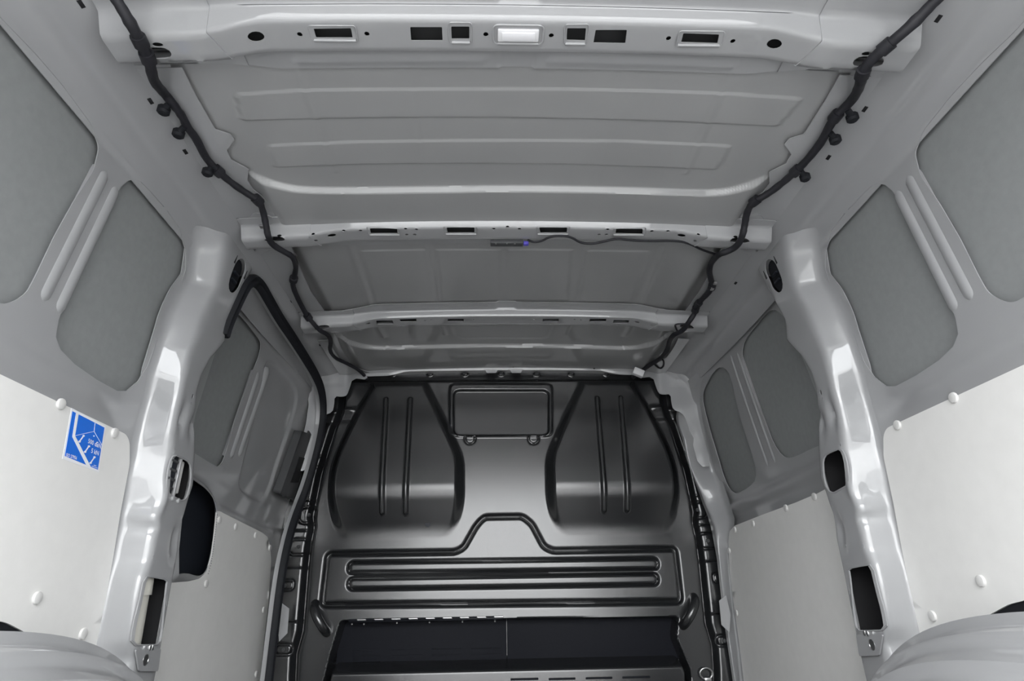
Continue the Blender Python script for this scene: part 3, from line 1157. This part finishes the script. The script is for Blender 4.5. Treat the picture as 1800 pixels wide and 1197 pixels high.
for q in ([(650, 401), (698, 402), (699, 410), (652, 410)], [(785, 400), (834, 400), (834, 409), (787, 409)], [(948, 400), (997, 400), (996, 409), (950, 409)], [(1083, 402), (1130, 402), (1129, 411), (1082, 410)]):
    pocket(bow2, q, .006)

b3y0, b3y1 = Y(556), Y(570)
H3 = [rect(q, .002) for q in ([(661, 563), (690, 563), (692, 569), (663, 569)], [(702, 561), (732, 560), (732, 565), (704, 565)], [(787, 560), (815, 560), (815, 565), (787, 565)],
                              [(954, 560), (982, 560), (982, 565), (954, 565)], [(1037, 560), (1066, 560), (1065, 565), (1036, 565)], [(1079, 562), (1106, 563), (1104, 568), (1077, 568)])]
H3 += [circ(a, b, .008 if k < 2 else .004, .005 if k < 2 else .003) for k, (a, b) in enumerate(((647, 566), (1120, 565), (747, 563), (758, 562), (620, 568), (1146, 566), (1010, 561), (1021, 562), (832, 561), (938, 561)))]
EH3 = [[(abs(x), y) for x, y in q] for q in (chaikin(xy([(551, 575), (558, 569), (574, 568), (579, 571), (576, 574), (556, 577)], BOW_Z - .012), 1),)]
bow3 = make_bow('farthest grey steel roof beam, just in front of the bulkhead header', b3y0, b3y1, H3, .6, True, slant=.006, end_holes=EH3, dip=.012,
                lipped=((-.42, -.055, .5), (.055, .42, .5)))

# header rail above the bulkhead
hy = 2.335
hx = np.linspace(-.60, .60, 160)
prof = [(-.050, .024), (-.020, .022), (-.012, .016), (.004, .002), (.010, -.006), (.012, -.016)]
prof = chaikin(prof, 1, False)
G = np.zeros((len(hx), len(prof), 3))
for j, (dy, dz) in enumerate(prof):
    e = sst(.40, .50, np.abs(hx))
    cc = (np.abs(hx) < .035)
    tabz = np.where((np.abs(np.abs(hx) - .055) < .022), -.012, 0) * (j == len(prof) - 1)
    G[:, j, 0] = hx
    G[:, j, 1] = hy + dy
    G[:, j, 2] = 1.442 + crown(hx) * .6 + dz - .016 * e + tabz + np.where(cc & (j < 3), .004, 0)
hd = grid_mesh('bulkhead_header', G, PAINT, None, 60)
solid(hd, .003)
tag(hd, 'thin grey header rail along the top edge of the black bulkhead', 'roof beam')
for px_ in (657, 686, 771, 835, 902, 981, 1044):
    p = onY(px_, 648 - 3 * (abs(px_ - 880) < 150), hy + .006)
    lathe('rail_hole', (p[0], hy - .0005, p[2]), (0, -1, 0), [(.005, 0), (.005, .0006), (.003, .0008)], DARK, hd, 10)

# wavy side flanges along the roof skin (one each side and bay), part of the ceiling
def side_flange(pts, s, xo, z):
    q = xy(pts, ROOF_Z)
    q = [(abs(x), y) for x, y in q]
    ys_ = [q[0][1], q[-1][1]]
    out = q + [(xo, ys_[1]), (xo, ys_[0])]
    sheet('roof_flange', out, [], lambda Q: np.stack([s * Q[:, 0], Q[:, 1], z + crown(Q[:, 0])], 1), .012, PAINT, ceiling, .0025, 60)


F1 = [(322, 112), (345, 160), (380, 222), (405, 230), (414, 240), (400, 258), (408, 276), (438, 292), (436, 312), (446, 328), (462, 340), (478, 356), (485, 376)]
F2 = [(512, 426), (520, 446), (524, 455), (534, 480), (548, 510), (566, 536), (572, 545)]
F3 = [(580, 588), (586, 603), (598, 622), (620, 635), (660, 650)]
for s in (-1, 1):
    side_flange(F1, s, .72, 1.4435)
    side_flange(F2, s, .70, 1.4435)
    side_flange(F3, s, .69, 1.431)
    side_flange([(-30, -330), (60, -220), (140, -130), (195, -40), (225, 10)], s, .73, 1.4475)

# flared ends where the crossmembers meet the cant rails, and small black boxes painted as the shade in rail slots
RPX = [.8065, .797, .778, .752, .722, .702, .690, .640]
RPZ = [1.335, 1.364, 1.392, 1.398, 1.413, 1.422, 1.4255, 1.4265]


def rail_x(y, z):
    return np.interp(z, RPZ, RPX) - taper(y, 1.4) * .55


for s, par in ((-1, wall_l), (1, wall_r)):
    for poly in ([(180, -8), (196, 60), (222, 116), (262, 122), (272, 60), (262, -8)], [(437, 384), (447, 371), (478, 378), (482, 436), (455, 447), (441, 430)],
                 [(536, 562), (531, 590), (543, 603), (562, 600), (566, 565), (550, 556)]):
        q = []
        for a, b in poly:
            z = 1.41
            for _ in range(40):
                p = onZ(a, b, z)
                z = .6 * z + .4 * float(np.clip(np.interp(abs(p[0]) + taper(p[1], 1.4) * .55, RPX[::-1], RPZ[::-1]), 1.30, 1.4265))
            q.append((abs(p[0]), p[1]))
        sheet('beam_flare', round_poly(q, .010), [], lambda Q: np.stack([s * Q[:, 0], Q[:, 1], np.interp(Q[:, 0] + taper(Q[:, 1], 1.4) * .55, RPX[::-1], RPZ[::-1]) - .0035], 1), .012, PAINT, par, .003, 60)
SLOTS = [(265, 177, -1), (326, 266, -1), (500, 497, -1), (513, 529, -1), (563, 606, -1), (1520, 191, 1), (1456, 276, 1), (1293, 497, 1), (1256, 527, 1), (1203, 606, 1), (143, 6, -1), (1649, 32, 1)]
for a, b, s in SLOTS:
    z = 1.40
    for _ in range(40):
        p = onZ(a, b, z)
        z = .6 * z + .4 * float(np.clip(np.interp(abs(p[0]) + taper(p[1], 1.4) * .55, RPX[::-1], RPZ[::-1]), 1.30, 1.4265))
    box('rail_slot', (p[0], p[1], z - .0012), (.007, .014, .0015), DARK, wall_l if s < 0 else wall_r, .0005, Matrix.Rotation(s * math.radians(30), 4, 'Y'))

# ================================================================ WHITE LAMP in the nearest crossmember
lp = on_crown(911, 60, BOW_Z)
lamp = thing('ceiling_lamp', 'small white rectangular lamp in the nearest roof beam', 'lamp', (lp[0], lp[1], BOW_Z))
box('lamp_bezel', (lp[0], lp[1], BOW_Z - .0030), (.072, .024, .006), WHITE, lamp, .002)
box('lamp_lens', (lp[0], lp[1], BOW_Z - .0068), (.058, .016, .003), LENS, lamp, .0012)
fr = [(lp[0] + a * .044, lp[1] + b * .019, BOW_Z - .002) for a, b in ((-1, -1), (1, -1), (1, 1), (-1, 1))]
tube('lamp_recess_rim', [p + (BOW_Z - .002,) for p in round_poly([q[:2] for q in fr], .010)], .0018, PAINT, lamp, 6, 0, True)
tube('lamp_recess_lip', [(lp[0] - .036, lp[1] + .0175, BOW_Z - .002), (lp[0] + .036, lp[1] + .0175, BOW_Z - .002)], .003, PAINT, lamp, 8, 0)

# ================================================================ LAMP MODULE AND CABLE under the second crossmember
m0, m1 = on_crown(862, 417, BOW_Z - .004), on_crown(920, 418, BOW_Z - .004)
mc = (m0 + m1) / 2
mod = thing('sensor_module', 'flat dark grey module with a blue plug under the middle roof beam', 'module', tuple(mc))
box('module_case', (mc[0], b2y1 + .010, BOW_Z - .007), (m1[0] - m0[0], .018, .012), GPLASTIC, mod, .002)
box('plug', (m1[0] + .008, b2y1 + .010, BOW_Z - .008), (.014, .012, .010), BLUECON, mod, .002)
for k in (-.03, 0, .022):
    lathe('case_screw', (mc[0] + k, b2y1 + .004, BOW_Z - .0128), (0, 0, -1), [(.003, 0), (.003, .001), (.0015, .0015)], STEEL, mod, 10)
CB_ = [(928, 422), (938, 426), (952, 424), (966, 416), (985, 414), (1005, 417), (1020, 427), (1040, 429), (1060, 425), (1083, 419), (1105, 422), (1140, 424), (1190, 423), (1212, 428), (1235, 440), (1262, 448)]
cab = tube('thin_cable', [tuple(onZ(a, b, 1.404)) for i, (a, b) in enumerate(CB_)], .0032, CABLE, None, 8, 2)
tag(cab, 'thin black cable looping from the blue plug to the right wiring loom', 'cable')

# ================================================================ WIRING LOOMS along both roof edges
WL = [(195, -15), (205, 0), (232, 45), (248, 76), (262, 105), (267, 130), (272, 145), (287, 162), (301, 179), (320, 203), (328, 222), (345, 243), (360, 275), (378, 297), (410, 324), (440, 344), (455, 352), (463, 372), (468, 398), (471, 415), (478, 430), (500, 443), (514, 450), (521, 466), (518, 485), (513, 500), (525, 528), (540, 556), (553, 571), (563, 582), (577, 588), (582, 600), (579, 616), (590, 630), (612, 640), (634, 652), (646, 668)]
WR = [(1660, -14), (1645, 0), (1605, 42), (1560, 80), (1535, 102), (1518, 122), (1514, 140), (1508, 160), (1495, 180), (1470, 202), (1458, 222), (1444, 250), (1425, 274), (1405, 296), (1370, 326), (1345, 344), (1324, 354), (1313, 372), (1309, 395), (1306, 412), (1298, 430), (1285, 440), (1265, 446), (1252, 458), (1246, 474), (1249, 490), (1253, 502), (1246, 514), (1230, 530), (1223, 540), (1222, 550), (1210, 567), (1200, 582), (1184, 588), (1176, 600), (1174, 614), (1162, 630), (1143, 641), (1128, 652), (1112, 664)]


def loom(pts, rad, s, name, label, z=1.411):
    P = []
    for a, b in pts:
        zz = z
        for _ in range(20):
            p = onZ(a, b, zz)
            y = p[1]
            t = 0.0
            for yb0, yb1 in ((b1y0 - .03, b1y1 + .03), (b2y0 - .02, b2y1 + .03), (b3y0 - .02, b3y1 + .03)):
                t = max(t, float(sst(yb0 - .05, yb0, y) * (1 - sst(yb1, yb1 + .05, y))))
            zz = .5 * zz + .5 * (z - .037 * t - .012 * float(sst(2.1, 2.4, y)))
        P.append(p)
    P[-1][1] = min(P[-1][1], 2.37)
    o = tube(name, P, rad, CABLE, None, 10, 2, wob=.04)
    tag(o, label, 'wiring')
    return o, P


ll, PL = loom(WL, [.0095, .0090, .0085, .0080, .0080, .0075, .0075, .0075, .0070], -1, 'wiring_loom', 'black taped wiring loom running along the left roof edge')
lr, PR = loom(WR, [.0100, .0095, .0090, .0085, .0085, .0085, .0085, .0085, .0085], 1, 'wiring_loom', 'black taped wiring loom along the right roof edge, ending in a white connector')


def hook(o, base_px, tip_px, z=1.405, r=.011):
    a, b = onZ(*base_px, z), onZ(*tip_px, z - .004)
    tube('fir_tree_clip', [a, (a + b) / 2, b], [r * .55, r * .6, r], RUBBER, o, 9, 0)
    lathe('clip_head', b, (0, 0, 1), [(r * .7, -.010), (r * 1.1, -.006), (r * 1.1, .004), (r * .7, .008)], RUBBER, o, 10)


for a, b in (((298, 182), (288, 193)), ((325, 222), (314, 234)), ((373, 292), (365, 302))):
    hook(ll, a, b)
for a, b in (((1489, 192), (1498, 206)), ((1460, 234), (1468, 245)), ((1407, 300), (1415, 311))):
    hook(lr, a, b)


def wrap(o, px_, P, r=.0125, ln=.020):
    """tape wrap or tie round the loom near a photo point"""
    q = np.array(chaikin(P, 2, False))
    k = int(np.argmin([np.hypot(*(np.array(project(p)) - px_)) for p in q]))
    k = min(max(k, 2), len(q) - 3)
    t = q[k + 2] - q[k - 2]
    t /= np.linalg.norm(t)
    tube('tape_wrap', [q[k] - t * ln / 2, q[k], q[k] + t * ln / 2], r, CABLE, o, 10, 0)


def project(p):
    c = CAM_R.T @ (np.array(p) - CAM_P)
    return 900 + FPX * c[0] / -c[2], 598.5 - FPX * c[1] / -c[2]


for q in ((246, 70), (268, 100), (381, 300), (453, 350), (516, 490), (538, 556)):
    wrap(ll, np.array(q), PL)
for q in ((1555, 86), (1512, 128), (1470, 202), (1403, 298), (1326, 354), (1248, 502), (1224, 545), (1226, 532)):
    wrap(lr, np.array(q), PR)
# white connector at the right loom's end and its loose loop
p = onZ(1122, 655, 1.388)
box('connector', (p[0], min(p[1], 2.33), p[2]), (.044, .026, .030), WHITE, lr, .003, Matrix.Rotation(math.radians(25), 4, 'Y'))
tube('loose_loop', [tuple(onZ(a, b, 1.408)) for a, b in ((1150, 640), (1160, 649), (1167, 644), (1167, 634), (1160, 628))], .0035, CABLE, lr, 8, 2)
tube('loose_loop', [tuple(onZ(a, b, 1.385)) for a, b in ((1213, 570), (1200, 569), (1186, 570), (1188, 577), (1192, 584))], .0030, CABLE, lr, 8, 2)
for a, b in ((460, 398), (518, 449), (1283, 440), (1257, 498), (1252, 508)):
    p = onZ(a, b, 1.40)
    o_ = ll if a < 900 else lr
    box('metal_clip', tuple(p), (.010, .012, .006), STEEL, o_, .001)

# ================================================================ DOOR SEAL (left aperture)
SEAL = [(392, 590), (398, 570), (406, 552), (417, 528), (428, 506), (436, 496), (446, 492), (456, 500), (470, 525), (490, 560), (512, 592), (535, 628), (553, 658), (563, 682), (567, 710), (566, 740), (560, 775), (551, 812), (540, 850), (527, 885), (514, 920), (503, 960), (495, 1000), (489, 1040), (483, 1090), (477, 1140), (470, 1200)]


def seal_x(y, z):
    return flx(y, z) - .018


sp_ = [on_side(a, b, -1, seal_x) for a, b in SEAL]
for i, (a, b) in enumerate(SEAL):
    if sp_[i][1] > 2.31:
        sp_[i] = onY(a, b, 2.31)
sp_ += [np.array([sp_[-1][0], sp_[-1][1], .05])]
sp_ = np.array(chaikin(sp_, 2, False))
seal = sweep_strip('door_seal', sp_, (1, 0, 0), [(-.018, -.004), (.018, -.004), (.018, .006), (.010, .015), (.003, .009), (-.003, .009), (-.010, .015), (-.018, .006)], RUBBER)
tag(seal, 'black rubber seal running round the left sliding door opening', 'door seal')
# aperture flange the seal sits on
fl_ = sp_.copy()
fl_[:, 0] -= .004
sweep_strip('aperture_flange', fl_, (1, 0, 0), [(-.002, -.02), (.002, -.02), (.002, .002), (-.002, .002)], PAINT, wall_l)

# dark latch housing at the door's front edge
HB = [(524, 757), (541, 763), (548, 772), (546, 800), (536, 832), (520, 868), (510, 877), (486, 866), (500, 826)]
hb_x = lambda y, z: frontx(y, z) - .028
hq = [on_side(a, b, -1, hb_x) for a, b in HB]
hq = [(min(p[1], 2.34), p[2]) for p in hq]
hs_ = sheet('latch_housing', hq, [], lambda Q: np.stack([-hb_x(Q[:, 0], Q[:, 1]), Q[:, 0], Q[:, 1]], 1), .02, GPLASTIC, door, .030, 30, off=0)
ins = [on_side(a, b, -1, lambda y, z: hb_x(y, z) - .016) for a, b in ((526, 803), (536, 805), (524, 848), (511, 848))]
ins = [(min(p[1], 2.34), p[2]) for p in ins]
sheet('housing_slot', ins, [], lambda Q: np.stack([-(hb_x(Q[:, 0], Q[:, 1]) - .0165), Q[:, 0], Q[:, 1]], 1), .02, DARK, hs_, .003, 30)

# ================================================================ BULKHEAD
BY = 2.38
bk = thing('bulkhead', 'black moulded bulkhead with two seat bulges closing the front of the load bay', 'partition', (0, BY, 0))
bx = np.arange(-.8604, .8605, .0036)
bz = np.arange(.10, 1.462, .0036)
BX, BZ = np.meshgrid(bx, bz, indexing='ij')
Q = np.stack([BX.ravel(), BZ.ravel()], 1)


def xz(pts):
    return [(onY(a, b, BY)[0], onY(a, b, BY)[2]) for a, b in pts]


def mir(q):
    return [(-a, b) for a, b in q][::-1]


h = np.zeros(len(Q))                     # + towards the viewer
ax = np.abs(Q[:, 0])
QM = np.stack([-ax, Q[:, 1]], 1)
# seat bulges
bul = round_poly(xz([(654, 668), (617, 733), (590, 792), (578, 830), (575, 878), (580, 912), (590, 940), (600, 962), (790, 958), (812, 915), (818, 880), (818, 805), (788, 738), (752, 666)]), [.012] + [.05] * 12 + [.012])
sd = sdf(QM, bul)
D = sum(np.interp(Q[:, 1] + k, [.745, .775, .92, 1.39], [.0, .0, .056, .020]) for k in np.linspace(-.030, .030, 9)) / 9
h += D * sst(0, .042, sd)
# bead pairs on the bulges
for a, b, c, d in ((681, 706, 674, 903), (723, 706, 715, 903)):
    (x1, z1), (x2, z2) = xz([(a, b), (c, d)])
    dd = seg_dist(QM, (x1, z1), (x2, z2))
    h += .012 * (1 - sst(.004, .012, dd))
# centre panel, rounded, with ridge and two lower lugs
cp = round_poly(xz([(790, 675), (971, 675), (971, 768), (790, 768)]), .030)
ci = round_poly(xz([(797, 686), (965, 686), (965, 766), (797, 766)]), .030)
s1, s2 = sdf(Q, cp), sdf(Q, ci)
h += .007 * sst(-.004, .006, s1) - .013 * sst(-.003, .005, s2)
for px_, py_ in ((826, 771), (938, 771)):
    (x1, z1), = xz([(px_, py_)])
    r = np.hypot(Q[:, 0] - x1, Q[:, 1] - z1)
    h -= .006 * (1 - sst(.0, .006, np.abs(r - .021))) * (Q[:, 1] < z1 + .01)
# the raised shelf with its trapezoid hump: outlined by a deep groove
tr = xz([(577, 975), (800, 972), (816, 964), (838, 925), (852, 910), (918, 909), (934, 922), (955, 962), (972, 970), (1186, 966), (1196, 1056), (567, 1062)])
tr = chaikin(round_poly(tr, .016), 1)
sd = sdf(Q, tr)
h += .010 * sst(-.004, .010, sd)
h -= .014 * np.exp(-((sd + .004) / .0075) ** 2)
# two long pill bars, each ringed by a groove
for y1, y2 in ((998, 991), (1026, 1018)):
    (x1, z1), (x2, z2) = xz([(622, y1), (1147, y2)])
    dd = seg_dist(Q, (x1, z1), (x2, z2))
    h -= .013 * np.exp(-((dd - .0185) / .0046) ** 2)
# lower: recess carrying the load-through flaps
rc = round_poly(xz([(598, 1090), (1194, 1083), (1190, 1120), (1215, 1180), (1215, 1230), (560, 1230), (580, 1150)]), .015)
sd = sdf(Q, rc)
h -= .085 * sst(0, .010, sd)
# shelf step low down
h += .10 * sst(.345, .300, Q[:, 1]) * (sdf(QM, [(-.56, .0), (0.1, .0), (.1, .36), (-.56, .36)]) > -.0) if False else .10 * (1 - sst(.300, .345, Q[:, 1])) * sst(0, .03, sd)
# side groove: main moulding stands proud of the outer flange
gv = xz([(606, 700), (604, 722), (592, 745), (578, 790), (566, 830), (556, 880), (551, 905), (553, 925), (546, 960), (541, 1010), (537, 1060), (533, 1110), (522, 1150), (520, 1190), (520, 1230)])
gx = np.interp(Q[:, 1], [p[1] for p in gv][::-1], [-p[0] for p in gv][::-1])
out = sst(-.004, .012, ax - gx)
h -= .030 * out
h -= .028 * np.exp(-((ax - gx - .016) / .012) ** 2)
# rolls across the shoulder of the moulding, outside the bulges
for zc, am in ((1.262, .010), (1.225, -.006)):
    h += am * np.exp(-((Q[:, 1] - zc) / .012) ** 2) * sst(.60, .64, ax)
# recessed bolt pads down both flanges
PADS = [((497, 1028), .030, .012), ((493, 1143), .028, .012), ((521, 960), .026, .020), ((538, 903), .022, .022), ((553, 808), .020, .016)]
pad_c = []
for (px_, py_), a, b in PADS:
    (x1, z1), = xz([(px_, py_)])
    pad_c.append((abs(x1), z1))
    e = np.maximum(np.abs(ax - abs(x1)) - a * .6, 0)
    f = np.maximum(np.abs(Q[:, 1] - z1) - b * .4, 0)
    r = np.hypot(e, f)
    h -= .006 * (1 - sst(.002, .006, np.abs(r - b)))
# top flange with bolt pads
top_z = 1.392
h -= .020 * sst(top_z - .006, top_z + .010, Q[:, 1])
TOPB = [690, 755, 817, 881, 944, 1005, 1067]
for px_ in TOPB:
    x1, z1 = xz([(px_, 653)])[0]
    r = np.hypot(Q[:, 0] - x1, np.maximum(np.abs(Q[:, 1] - z1 - .008) - .008, 0))
    h += .007 * (1 - sst(.010, .016, r))
# horizontal relief on the flanges
for zc in (.905, .79, .655, .47):
    h -= .004 * (1 - sst(.001, .004, np.abs(Q[:, 1] - zc))) * out
keep_o = round_poly(xz([(622, 660), (612, 690), (600, 697), (588, 698), (586, 716), (570, 732), (552, 770), (535, 830), (500, 960), (470, 1250), (880, 1250)]), .004)
sil = np.array([(0, 1.46), (.56, 1.452), (.66, 1.43), (.70, 1.36), (.76, 1.33), (.80, 1.25), (.86, 1.10), (.86, .0)])
P = np.stack([Q[:, 0], BY - h, Q[:, 1]], 1).reshape(len(bx), len(bz), 3)
xc = np.abs((bx[:-1] + bx[1:]) / 2)[:, None]
zc = ((bz[:-1] + bz[1:]) / 2)[None, :]
lim = np.interp(zc, sil[::-1, 1], sil[::-1, 0])
main = grid_mesh('main_moulding', P, BLACK, bk, 70, keep=(xc < lim))


def at_bk(px_, py_, d=0.0):
    p = onY(px_, py_, BY)
    i = int(np.clip(round((p[0] - bx[0]) / .0036), 0, len(bx) - 1))
    j = int(np.clip(round((p[2] - bz[0]) / .0036), 0, len(bz) - 1))
    q = P[i, j].copy()
    q[1] -= d
    return q


def bolt(c, r=.009):
    lathe('bolt', c, (0, -1, 0), [(r, -.004), (r, .002), (r * .8, .004), (r * .35, .0042), (r * .3, .002)], GPLASTIC, bk, 14)


for px_ in TOPB:
    bolt(at_bk(px_, 654, .001), .008)
for x1, z1 in pad_c:
    for s in (-1, 1):
        i = int(round((s * x1 - bx[0]) / .0036))
        j = int(round((z1 - bz[0]) / .0036))
        if 0 <= i < len(bx):
            bolt(P[i, j] + np.array([0, -.001, 0]), .007)
lathe('plug_cap', at_bk(752, 922, .0005), (0, -1, 0), [(.011, -.003), (.011, .0008), (.008, .001)], NAVY, bk, 16)

# two flat flaps in the lower recess, the left one hinged and louvred
fy = BY + .085 - .012
c = [onY(a, b, fy) for a, b in ((598, 1092), (890, 1088), (890, 1185), (598, 1190))]
f1 = box('hinged_flap', ((c[0][0] + c[1][0]) / 2, fy, .40), (c[1][0] - c[0][0], .006, .165), FLAP, bk, .0015)
c2 = [onY(a, b, fy) for a, b in ((891, 1088), (1192, 1084))]
box('fixed_flap', ((c2[0][0] + c2[1][0]) / 2, fy, .40), (c2[1][0] - c2[0][0], .006, .165), FLAP, bk, .0015)
for g in range(4):
    for k in range(4):
        xg = [(620, 668), (690, 742), (759, 811), (828, 880)][g]
        yk = 1143 + 10 * k - g * 1.0
        a, b = onY(xg[0], yk, fy - .004), onY(xg[1], yk - .5, fy - .004)
        box('louvre', ((a[0] + b[0]) / 2, fy - .0035, a[2]), (b[0] - a[0], .004, .003), FLAP, f1, .001)
hy_ = BY - .002
ha, hb_ = onY(613, 1090, hy_), onY(884, 1084, hy_)
hg = box('piano_hinge', ((ha[0] + hb_[0]) / 2, hy_ + .004, (ha[2] + hb_[2]) / 2 - .002), (hb_[0] - ha[0], .002, .012), FLAP, bk, .0005)
for k in range(18):
    t = (k + .5) / 18
    q = ha + (hb_ - ha) * t
    tube('hinge_knuckle', [(q[0] - .0165, q[1], q[2]), (q[0] + .0165, q[1], q[2])], .0032, STEEL if k % 2 else FLAP, hg, 8, 0)
for px_, py_ in ((619, 1097), (640, 1097), (698, 1095), (755, 1094), (813, 1093), (870, 1092)):
    q = onY(px_, py_, fy)
    lathe('rivet', (q[0], fy - .003, q[2]), (0, -1, 0), [(.003, 0), (.003, .001), (.0015, .002)], STEEL, f1, 8)

for xa, xb, yk in ((898, 946, 1193), (963, 1010, 1192), (1028, 1074, 1191), (1092, 1140, 1190)):
    a, b = at_bk(xa, yk), at_bk(xb, yk)
    box('shelf_slot', tuple((a + b) / 2 + np.array([0, -.001, 0])), (abs(b[0] - a[0]), .004, .007), FLAP, bk, .0015)  # dark bars on the surface stand in for the shade of recessed slots

# grab handles: one stout black loop each side
for s in (-1, 1):
    q = [(556, 1060), (553, 1063), (552, 1070), (556, 1083), (564, 1098), (573, 1110), (577, 1113)]
    dep = [-.02, .012, .034, .046, .044, .022, -.03]
    pts = []
    for (a, b), d in zip(q, dep):
        p = onY(a, b, BY - d)
        pts.append((s * abs(p[0]), BY - d, p[2]))
    tube('grab_handle', pts, .0165, BLACK, bk, 14, 2)

# tie-down ring low on the right
tc_ = at_bk(1240, 1186, .012)
tdr = thing('tie_down_ring', 'bright steel lashing ring at the foot of the bulkhead on the right', 'ring', tuple(tc_))
rg = [(tc_[0] + .022 * math.cos(t), tc_[1] - .004 * math.sin(t), tc_[2] + .004 + .018 * math.sin(t)) for t in np.linspace(0, 2 * math.pi, 25)[:-1]]
tube('ring', rg, .0035, STEEL, tdr, 10, 0, True)
box('ring_lug', (tc_[0] + .004, tc_[1] + .002, tc_[2] - .014), (.024, .012, .012), STEEL, tdr, .003)

# pale wax-paper protector tabs at both lower bulkhead corners
for s in (-1, 1):
    q = [(abs(onY(a, b, 2.335)[0]), onY(a, b, 2.335)[2]) for a, b in ((1264, 1056), (1276, 1046), (1284, 1080), (1282, 1112), (1268, 1098))]
    sheet('corner_tab', q, [], lambda Q: np.stack([s * Q[:, 0], np.full(len(Q), 2.335), Q[:, 1]], 1), .02, PAINT, wall_r if s > 0 else wall_l, .003, 30)
